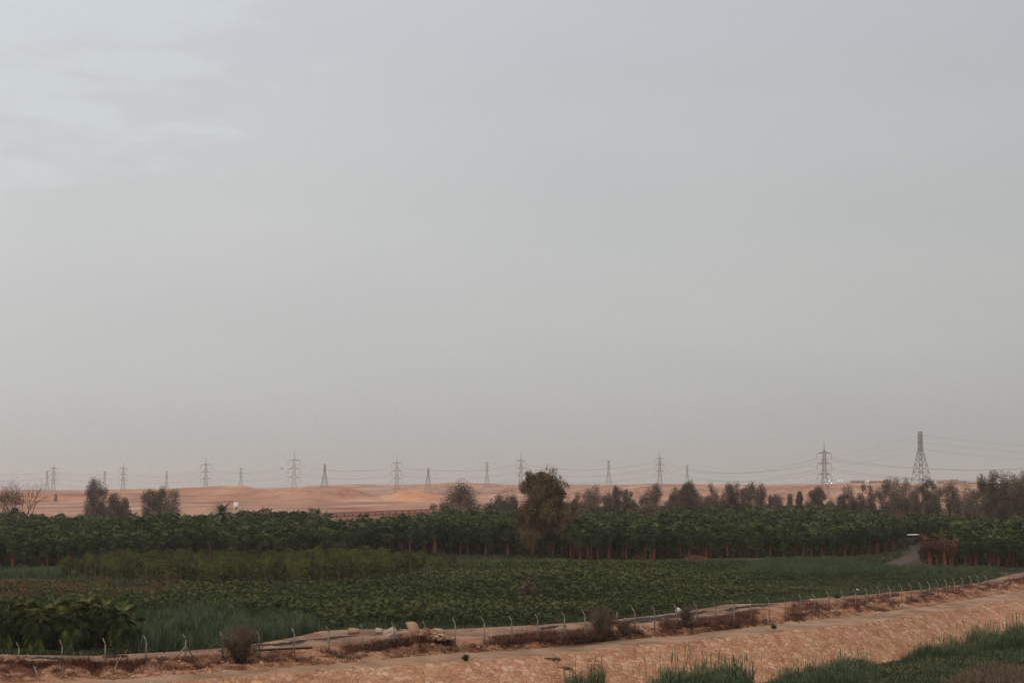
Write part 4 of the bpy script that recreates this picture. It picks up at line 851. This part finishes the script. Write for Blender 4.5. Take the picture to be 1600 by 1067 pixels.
for _ in range(420):
    a = rs_.uniform(0,6.28); rr = math.sqrt(rs_.random()); x = math.cos(a)*rr*2.6; y = math.sin(a)*rr*1.3; z = .95*(1-rr**1.6)*(1 if x > -.5 else .7)
    stamp(m, rockT[int(rs_.integers(6))], np.array([x, y, z-.1]), rs_.uniform(0,6.28), (s_ := rs_.uniform(.1,.3))*1.0, rs_.uniform(-.5,.3))
o = tag(obj('rubble_heap', m, MT['clod']), 'heap of broken earth and stone with slabs and beams on the bank', 'heap'); o.location = hp
RK = [(694,.80,.34,'stonedark','dark broken lumps at the foot of the rubble heap'),(690,.83,.16,'palecon','small white stone at the foot of the rubble heap'),(240,.35,.42,'slab','tan boulder on the bank behind the fourth post'),(286,.5,.2,'slab','small tan boulder beside the first braced post'),
      (1300,.45,.3,'palecon','pale boulder on the bank behind the dug-out earth'),(1347,.3,.4,'palecon','pale flat boulder on the bank at the right'),(27,.2,.35,'slab','tan boulder at the top of the bank in the left corner'),(10,.15,.35,'slab','pale boulder at the left edge of the bank'),(26,.55,.28,'slab','round stone embedded in the bank at the left corner'),
      (577,.82,.2,'palecon','single pale stone on the roadside below the rubble heap'),(645,.3,.4,'clod','brown boulder in the rubble heap, left one'),(655,.35,.3,'stonedark','dark boulder in the middle of the rubble heap'),(632,.25,.3,'clod','brown boulder under the tilted slab')]
for px, t, s, mt, lb in RK:
    m = M(); stamp(m, rockT[int(px)%6], np.zeros(3), px, s); o = obj('rock', m, MT[mt]); o.location = bp2(px, t, s*.25); tag(o, lb, 'rock')
for px, t, s, lb in ((862,.1,.42,'flat dark rock patch at the top of the stone slope'),(880,.28,.35,'dark stones set low on the stone slope'),(1225,-1,.2,'dark stone lying on the dirt road'),(1400,-1,.15,'small dark stone on the road lip at right')):
    p = strip_pt(slopeV if t > 0 else roadV, px, t if t > 0 else .9).copy(); m = M(); [stamp(m, rockT[i], np.array([(-.5+i*.35)*s*2.2, .1*i, 0]), i, (s*1.3, s*.8, s*.5)) for i in range(4 if s > .3 else 1)]
    o = obj('dark_rock', m, MT['stonedark']); o.location = p; tag(o, lb, 'rock')
slab(tp(1062,.2,.4), (.7,.5,.5), .4, (.5,.5), 'tarp', 'small white bag standing on the track near a braced post', 'white_bag', 'bag', shape=[(-1,-.8),(.9,-1),(1,.6),(.1,1),(-.8,.7)])
slab(tp(963,.15,.5), (.12,.1,1.0), 0, (0,.05), 'palecon', 'thin white stake standing at the field edge behind the bush', 'white_stake', 'stake')
slab(at(1340,921,.3), (.4,.3,.2), 0, (.2,.1), 'tarp', 'scrap of white litter in the grass behind the fence at right', 'white_litter', 'litter')
# heaps of dead fronds and earth before the grove
def heap(px, py, wpx, hh, mt, label, seed, name='frond_heap', tw=True):
    c = at(px, py); w = wpx/F*c[1]; rs = np.random.default_rng(seed); m = M(); n1, n2 = 28, 8; V = []
    for a in range(n2+1):
        f = a/n2
        for b_ in range(n1):
            ph = 2*math.pi*b_/n1; r_ = (1-f)*(1+.18*rs.normal()); V.append([w/2*r_*math.cos(ph), w/3*r_*math.sin(ph), hh*(1-(1-f)**2)*(1+.12*rs.normal())-.1])
    q = [[a*n1+b_, a*n1+(b_+1)%n1, (a+1)*n1+(b_+1)%n1, (a+1)*n1+b_] for a in range(n2) for b_ in range(n1)]; m.add(V, q=q, c=.4)
    if tw:
        for _ in range(int(w*30)):
            a = rs.uniform(0,6.28); r_ = math.sqrt(rs.random()); p = np.array([w/2*r_*math.cos(a), w/3*r_*math.sin(a), hh*(1-r_**2)]); d = rs.normal(0,1,3); d[2] = abs(d[2])*.6; e = np.cross(d,[0,0,1.]); e /= np.linalg.norm(e)+1e-9
            m.add([p-e*.07, p+e*.07, p+d*.45], t=[[0,1,2]], c=rs.random())
    o = obj(name, m, MT[mt]); o.location = c; return tag(o, label, 'heap')
heap(1088, 874, 46, 1.0, 'dead', 'long heap of rust-brown dead fronds before the grove, right of centre', 1)
heap(995, 873, 32, .9, 'brush', 'heap of brown dead fronds before the row of palm trunks', 2)
heap(1292, 875, 52, .9, 'dead', 'flat heap of red-brown dead fronds left of the farm track', 3)
heap(1344, 883, 30, 1.4, 'field', 'cone-shaped brown earth mound beside the farm track', 4, 'earth_mound', False)
heap(905, 879, 30, .35, 'track', 'low bare sandy hump before the palm trunks', 5, 'earth_mound', False)
heap(718, 869, 26, .5, 'brush', 'low brown heap before the trunks left of the big brown tree', 6)
heap(1395, 854, 30, .8, 'brush', 'brown rubbish heap at the bend of the farm track', 7)
for i, (px, py) in enumerate([(318,868),(328,869),(365,866),(545,868),(270,872)]): heap(px, py, 10, 2.6, 'dead', f"rust-pink dried palm crown among the green, {['leftmost of the pair','right one of the pair','right of the pair','far right by the feathery trees','far left by the feathery trees'][i]}", 20+i, 'dried_crown')
# white-roofed shed by the track
def shed():
    c = at(1425, 850); s = c[1]/F; zt = 2.9; r = thing('shed', 'small dark shed with flat white roof half hidden in the palms by the farm track', 'shed', (c[0], c[1], 0), -.1)
    z1 = topz(834, c[1]); z0 = topz(842, c[1]); hw = 7*s
    m = M(); w, d_ = hw*1.0, 1.8; t_ = .12
    m.box((-w,-d_,0),(w,-d_+t_,z1-.3)); m.box((-w,d_-t_,0),(w,d_,z1-.3)); m.box((-w,-d_+t_,0),(-w+t_,d_-t_,z1-.3)); m.box((w-t_,-d_+t_,0),(w,d_-t_,z1-.3)); obj('wall', m, MT['dark'], r)
    m = M(); m.box((-w*1.0,-d_*1.3,z1-.3),(w*1.5,d_*1.3,z1-.12), tilt=(0,-.03)); obj('roof', m, MT['white'], r)
    m = M(); m.box((-.5,-d_-.05,.0),(.5,-d_-.004,2.0)); obj('door', m, MT['wood'], r)
    r = thing('tin_roof', 'rusty lean-to roof patch left of the white-roofed shed', 'roof', (*atd(1398, c[1], 0)[:2], 0)); z2 = topz(831.5, c[1])
    m = M(); m.box((-1.8,-1.5,z2-.25),(1.8,1.5,z2-.12)); obj('roof_panel', m, MT['bpink'], r); m = M(); [m.box((x-.06,y-.06,0),(x+.06,y+.06,z2-.26)) for x in (-1.7,1.7) for y in (-1.4,1.4)]; 
    for x in (-1.7,1.7):
        for y in (-1.4,1.4): obj('leg', M().box((x-.06,y-.06,0),(x+.06,y+.06,z2-.26)), MT['wood'], r)
shed()
# sand-coloured farm building whose flat roof shows over the palms
def flat_house():
    Y = 470; c = atd(474, Y); s = Y/F; zt = topz(815.5, Y); w = 20*s; r = thing('farm_building', 'sand-coloured flat-roofed building peeking over the palm crowns below the desert', 'building', (c[0], Y, 0))
    m = M(); t_ = .25; d_ = 3.0
    m.box((-w,-d_,0),(w,-d_+t_,zt)); m.box((-w,d_-t_,0),(w,d_,zt)); m.box((-w,-d_+t_,0),(-w+t_,d_-t_,zt)); m.box((w-t_,-d_+t_,0),(w,d_-t_,zt)); obj('wall', m, MT['track'], r)
    obj('roof', M().box((-w+t_,-d_+t_,zt-.5),(w-t_,d_-t_,zt-.3)), MT['track'], r); obj('window', M().box((-.6,-d_-.04,2),(.6,-d_-.003,3.2)), MT['glass'], r)
    # clear the crowns standing where the house stands
flat_house()

# ================================================================ brick wall at the desert's edge
def brickwall():
    A = at(505, 817); B = at(695, 803); A = atd(505, 800, 0); B = atd(699, 1010, 0)
    dv = B-A; Lw = np.linalg.norm(dv); u = dv/Lw; ang = math.atan2(u[1], u[0]); r = thing('boundary_wall', 'long red-brown boundary wall with a row of dark square openings at the desert edge', 'wall', A, ang)
    h = topz(801.0, 800); base = -1.2; pn = 18; step = Lw/pn; hw = .8
    zt = h; zo0, zo1 = zt*.5, zt*.84
    m = M(); m.box((0,-.2,base),(Lw,.2,zo0)); m.box((0,-.2,zo1),(Lw,.2,zt))
    for i in range(pn+1):
        a = max(0, i*step-step+ .0) if i == 0 else (i-1)*step+step/2+hw; b = i*step+step/2-hw if i < pn else Lw
        if i == 0: a = 0
        m.box((a,-.2,zo0),(b,.2,zo1))
    obj('wall_body', m, MT['brick'], r)
    for i in range(pn): x = (i+.5)*step; obj('opening', M().box((x-hw+.003,.02,zo0+.003),(x+hw-.003,.12,zo1-.003)), MT['glass'], r)
    obj('coping', M().box((-.1,-.28,zt+.003),(Lw+.1,.28,zt+.2)), MT['bpink'], r)
brickwall()
o = tag(obj('rubble_wall', M().box((0,-.4,-1),(58,.4,1.6)).box((0,-.3,1.6),(22,.3,2.3)).box((30,-.3,1.6),(50,.3,2.1)), MT['bpink']), 'low pinkish rubble wall continuing right of the brick wall', 'wall'); o.location = atd(702, 860, 0); o.rotation_euler = (0,0,.12)
# white booth with a dark gate in the desert
def booth():
    Y = 1150; z = desert_z(369, Y)[0]; c = atd(369, Y, z); zt = topz(784, Y)-z
    r = thing('white_booth', 'small white gatehouse standing alone on the sand plain', 'booth', c); w = 1.5
    m = M(); m.box((-w,-w,-.5),(w,w,zt)); obj('wall', m, MT['white'], r); obj('roof', M().box((-w-.15,-w-.15,zt),(w+.15,w+.15,zt+.2)), MT['white'], r); obj('door', M().box((-.5,-w-.06,0),(.5,-w-.003,2.1)), MT['glass'], r); obj('window', M().box((.7,-w-.06,1.2),(1.2,-w-.003,2.1)), MT['glass'], r)
    c2 = atd(375, Y, z); g = thing('gate_frame', 'thin dark gate frame right beside the white gatehouse', 'gate', c2); H2 = topz(784.5, Y)-z; w2 = 1.9
    for sx in (-1,1): obj('gate_post', M().box((sx*w2-.15,-.15,-.5),(sx*w2+.15,.15,H2)), MT['steelred'], g)
    obj('crossbar', M().box((-w2+.16,-.1,H2*.55),(w2-.16,.1,H2*.55+.35)), MT['steelred'], g)
booth()

# ================================================================ pylons
def bars(m, segs, r): [m.tube([a, b], [r, r], 4) for a, b in segs]
def lattice(m, levels, r, rb):                     # levels: (z, half width); four legs with braced faces
    for (z0,w0),(z1,w1) in zip(levels[:-1], levels[1:]):
        c0 = [np.array([sx*w0, sy*w0, z0]) for sx, sy in ((-1,-1),(1,-1),(1,1),(-1,1))]; c1 = [np.array([sx*w1, sy*w1, z1]) for sx, sy in ((-1,-1),(1,-1),(1,1),(-1,1))]
        for k in range(4): m.tube([c0[k], c1[k]], [r, r], 4); j = (k+1)%4; bars(m, [(c0[k], c1[j]), (c0[j], c1[k]), (c1[k], c1[j])], rb)
def arm(side, z, hw, aw, r):
    m = M(); tip = np.array([side*aw, 0, z+.25]); rt = [np.array([side*hw, sy*hw, z+zz]) for sy in (-1,1) for zz in (0, 1.5)]
    bars(m, [(a, tip) for a in rt], r); 
    for f in (.33,.66): bars(m, [(rt[0]*(1-f)+tip*f, rt[1]*(1-f)+tip*f), (rt[2]*(1-f)+tip*f, rt[3]*(1-f)+tip*f), (rt[0]*(1-f)+tip*f, rt[2]*(1-f)+tip*f)], r*.7)
    return m, tip
armsA = [.80, .62, .435]
def pylonA(px, ty, Y, label, Hp=46):
    z0 = desert_z(px, Y)[0]; h = topz(ty, Y)-z0; s = h/Hp; r = thing('lattice_pylon', label, 'pylon', atd(px, Y, z0), rzA, s, 'three-armed pylons across the desert')
    R = .14; m = M()
    lv = [(0,3.6),(5,3.0),(9.5,2.5),(13.5,2.05),(17,1.7),(20,1.5),(23,1.35),(25.7,1.22),(28.5,1.15),(31.2,1.05),(34,.98),(36.8,.9),(38.6,.6),(40.2,.1)]
    lattice(m, lv, R, R*.55); obj('tower_body', m, MT['steelred'], r)
    obj('mast', M().tube([(0,0,40),(0,0,46)], [.28,.16], 4), MT['steelred'], r); tips = []
    for f in armsA:
        z = f*46; hw = np.interp(z, [a for a, b in lv], [b for a, b in lv])
        for sd in (-1, 1):
            m, tip = arm(sd, z, hw, 5.2, R*1.1); obj('crossarm', m, MT['steelred'], r)
            e = tip+np.array([sd*.9, 0, -4.2]); obj('insulator_string', M().tube([tip, tip*.5+e*.5+np.array([sd*.35,0,.2]), e], [.17,.17,.17], 4), MT['steel'], r); tips.append(e*s)
    base = np.array(atd(px, Y, z0)); ca, sa = math.cos(rzA), math.sin(rzA)
    return [base+np.array([t[0]*ca-t[1]*sa, t[0]*sa+t[1]*ca, t[2]]) for t in tips]
rzA = .12
PA = [(-75,716,3100),(83,722,3000),(192,722,2950),(321,714,2550),(459,705,2250),(620,711,2350),(814,708,2350),(1031,706,2150),(1289,690,1500),(1775,688,1250)]
la = ['three-armed pylon beyond the left edge','faint three-armed pylon farthest left above the bare trees','faint three-armed pylon above the first tree clump','three-armed pylon between the second tree clump and the orange hill','tall three-armed pylon over the saddle between two sand hills','three-armed pylon standing in front of the grey far ridge, left of the dome tree','three-armed pylon just left of the big brown tree top','three-armed pylon above the wide spreading tree, right of centre','nearest three-armed pylon with a tall mast and lights at its foot','three-armed pylon beyond the right edge']
tipsA = [pylonA(px, ty, Y, lb) for (px, ty, Y), lb in zip(PA, la)]
def cables(tips, sag, rad, names, group, cat='power cable'):
    for k in range(len(tips[0])):
        m = M(); c = tips[0][k]
        pts = []
        for a, b in zip(tips[:-1], tips[1:]):
            p, q = a[k], b[k]; L_ = np.linalg.norm(q-p)
            for i in range(24): f = i/24; v = p*(1-f)+q*f; v = v-np.array([0,0,4*sag(L_)*f*(1-f)]); pts.append(v)
        pts.append(tips[-1][k]); m.tube(pts, rad, 3); tag(obj('power_cable', m, MT['wire']), names[k], cat, group)
cables(tipsA, lambda L_: 5+L_*.014, .09, [f'{a} cable on the {b} arms of the three-armed pylons' for a in ('uppermost','middle','lowest') for b in ('left','right')], 'cables of the three-armed line')
def pylonB(px, ty, Y, label, group='flared pylons without wide arms', Hp=60):
    z0 = desert_z(px, Y)[0]; h = topz(ty, Y)-z0; s = h/Hp; r = thing('flared_pylon', label, 'pylon', atd(px, Y, z0), .35, s, group); R = .24; m = M()
    lv = [(0,8.8),(10,7.2),(18,5.9),(25,4.8),(31,3.85),(36,3.0),(40,2.3),(43.5,1.6)]; lattice(m, lv, R*1.25, R*.6); obj('flared_base', m, MT['steel'], r)
    m = M(); lattice(m, [(43.5,1.55),(46,1.5),(48.5,1.45),(51,1.4),(53.5,1.38),(56,1.35),(60,1.3)], R, R*.7); obj('head_column', m, MT['steel'], r); tips = []
    for z in (44.5,50.5,56.5):
        for sd in (-1,1):
            mm, tip = arm(sd, z, 1.45, 2.3, .08); obj('crossarm', mm, MT['steel'], r); tips.append(tip*s)
    ca, sa = math.cos(.35), math.sin(.35); base = np.array(atd(px, Y, z0)); return [base+np.array([t[0]*ca-t[1]*sa, t[0]*sa+t[1]*ca, t[2]]) for t in tips]
def pylonC(px, ty, Y, label, Hp=40):
    z0 = desert_z(px, Y)[0]; h = topz(ty, Y)-z0; s = h/Hp; r = thing('slim_pylon', label, 'pylon', atd(px, Y, z0), .1, s, 'slim far pylons'); R = .17; m = M()
    lattice(m, [(0,4.4),(6,3.5),(11,2.8),(15.5,2.1),(19,1.6),(22,1.2),(25,1.15),(28,1.1),(31,1.05),(34,1.0),(37,.95),(40,.9)], R, R*.55); obj('tower_body', m, MT['steel'], r); tips = []
    for z in (27,32.5,38):
        for sd in (-1,1):
            mm, tip = arm(sd, z, 1.0, 3.2, .14); obj('crossarm', mm, MT['steel'], r); tips.append(tip*s)
    base = np.array(atd(px, Y, z0)); return [base+t for t in tips]
PB = [('C',-40,737,3400,'slim pylon beyond the left edge'),('C',73,735,3350,'faint slim pylon touching the farthest-left three-armed one'),('C',163,736,3300,'faint slim pylon above the gap in the first tree clump'),('C',260,736,3300,'faint slim pylon above the second tree clump'),('C',376,731,3000,'slim pylon over the orange hill crest'),
      ('B',507,725,2500,'dark flared pylon at the left foot of the flat-topped sand hill'),('B',669,731,2600,'small dark flared pylon left of the dome-shaped tree'),('C',761,722,2800,'slim pylon above the green thicket'),('C',951,719,2700,'slim pylon between the big brown tree and the spiky trees'),('C',1074,726,2450,'thick dark slim pylon above the loose see-through tree')]
tipsB = [(pylonB if k == 'B' else pylonC)(px, ty, Y, lb) for k, px, ty, Y, lb in PB]
tB = pylonB(1440, 674, 1350, 'great dark steel pylon with flared legs and narrow head at the right')
tipsB.append(tB); far = [t+np.array([420, 60, -14]) for t in tB]; tipsB.append(far)
cables(tipsB, lambda L_: 4+L_*.009, .032, [f'{a} thin cable on the {b} side of the slim pylons' for a in ('lowest','middle','topmost') for b in ('left','right')], 'cables of the slim pylon line')

# ================================================================ far buildings and floodlights on the right-hand ridge
def house(px, wpx, hpx, ytop, Y, mt, label, storeys=1, parapet=True):
    z0 = desert_z(px, Y)[0]; zt = topz(ytop, Y); hh = max(2.5, zt-z0); w = wpx/F*Y/2; d = max(4, w*.6); r = thing('flat_roofed_building', label, 'building', atd(px, Y, z0))
    t_ = .3; m = M(); m.box((-w,-d,-1.5),(w,d,hh-.6)); m.box((-w,-d,hh-.6),(w,-d+t_,hh)); m.box((-w,d-t_,hh-.6),(w,d,hh)); m.box((-w,-d+t_,hh-.6),(-w+t_,d-t_,hh)); m.box((w-t_,-d+t_,hh-.6),(w,d-t_,hh)); obj('wall', m, MT[mt], r)
    n = max(2, int(w*2/5)); 
    for i in range(n):
        x = -w+(i+.5)*2*w/n
        for s in range(storeys): zz = hh*.35 if storeys == 1 else hh*(.12+.42*s); obj('window', M().box((x-.6,-d-.05,zz),(x+.6,-d-.003,zz+1.3)), MT['glass'], r)
    return r
house(1340, 20, 6, 750.5, 2400, 'bgrey', 'low grey flat-roofed building on the ridge left of the lone floodlight')
house(1370, 24, 5, 751, 2420, 'bgrey', 'long grey flat-roofed building right of the lone floodlight')
house(1384, 6, 7, 749, 2380, 'bgrey', 'tiny block between the long grey building and the tall dark trees')
house(1482, 13, 8, 750, 2300, 'bpink', 'pink two-storey building on the ridge right of the great pylon', 2)
house(1492, 9, 9, 748.5, 2330, 'bpink', 'narrow taller pink building behind the two-storey one', 2)
house(1502, 14, 6, 751.5, 2350, 'bgrey', 'grey flat-roofed building right of the pink ones')
house(1470, 10, 5, 751, 2350, 'bgrey', 'grey hut left of the pink two-storey building')
house(1522, 20, 5, 753, 2380, 'bgrey', 'long low grey building at the right end of the ridge')
house(1540, 12, 5, 753.5, 2390, 'bgrey', 'last small building before the right-hand tree clump')
def flood(px, py, Y, label):
    z0 = desert_z(px, Y)[0]; z = topz(py, Y); r = thing('floodlight', label, 'floodlight', atd(px, Y, z0), group='floodlights on the ridge'); h = z-z0
    obj('pole', M().tube([(0,0,0),(0,0,h-.4)], [.2,.14], 6), MT['steel'], r); obj('housing', M().box((-.5,-.2,h-.5),(.5,.6,h+.3)), MT['steel'], r); obj('lamp', M().box((-.45,-.26,h-.42),(.45,-.203,h+.22)), MT['lamp'], r)
for i, (px, py, Y) in enumerate([(1290.5,750.5,2300),(1295.5,750.8,2330),(1292.5,754.6,2000),(1299.5,754.4,2010),(1310.5,750.6,2350),(1315,750.6,2370),(1356.5,751,2380)]):
    flood(px, py, Y, ['lit floodlight beside the mast pylon, upper left one','lit floodlight beside the mast pylon, upper right one','lit floodlight at the foot of the mast pylon, left one','lit floodlight at the foot of the mast pylon, right one','left one of two lit floodlights on the open ridge','right one of two lit floodlights on the open ridge','lone lit floodlight between the grey ridge buildings'][i])
# a bird over the sand hills
Y = 420; b = thing('bird', 'tiny dark bird flying left of the tall pylon over the saddle', 'bird', (atd(439,Y,0)[0], Y, topz(732, Y))); obj('body', M().tube([(-.28,0,0),(-.1,0,.03),(.15,0,.03),(.3,0,0)], [.03,.09,.08,.02], 6), MT['stonedark'], b)
for sd in (-1,1): obj('wing', M().add([(-.1,0,.04),(.12,0,.04),(.02,sd*.3,.2),(-.1,sd*.35,.22),(-.12,sd*.6,.12)], t=[[0,1,2],[0,2,3],[3,2,4]]), MT['stonedark'], b)

# ================================================================ haze
hz = bpy.data.materials.new('haze_air'); hz.use_nodes = True; t = hz.node_tree; t.nodes.clear(); o_ = N(t,'ShaderNodeOutputMaterial'); pv = N(t,'ShaderNodeVolumePrincipled')
pv.inputs['Color'].default_value = (.92,.9,.88,1); pv.inputs['Density'].default_value = HAZE; pv.inputs['Anisotropy'].default_value = .0; t.links.new(pv.outputs[0], o_.inputs['Volume'])
tag(obj('haze', M().box((-4200,-120,-6),(4200,4990,88)), hz), kind='stuff')
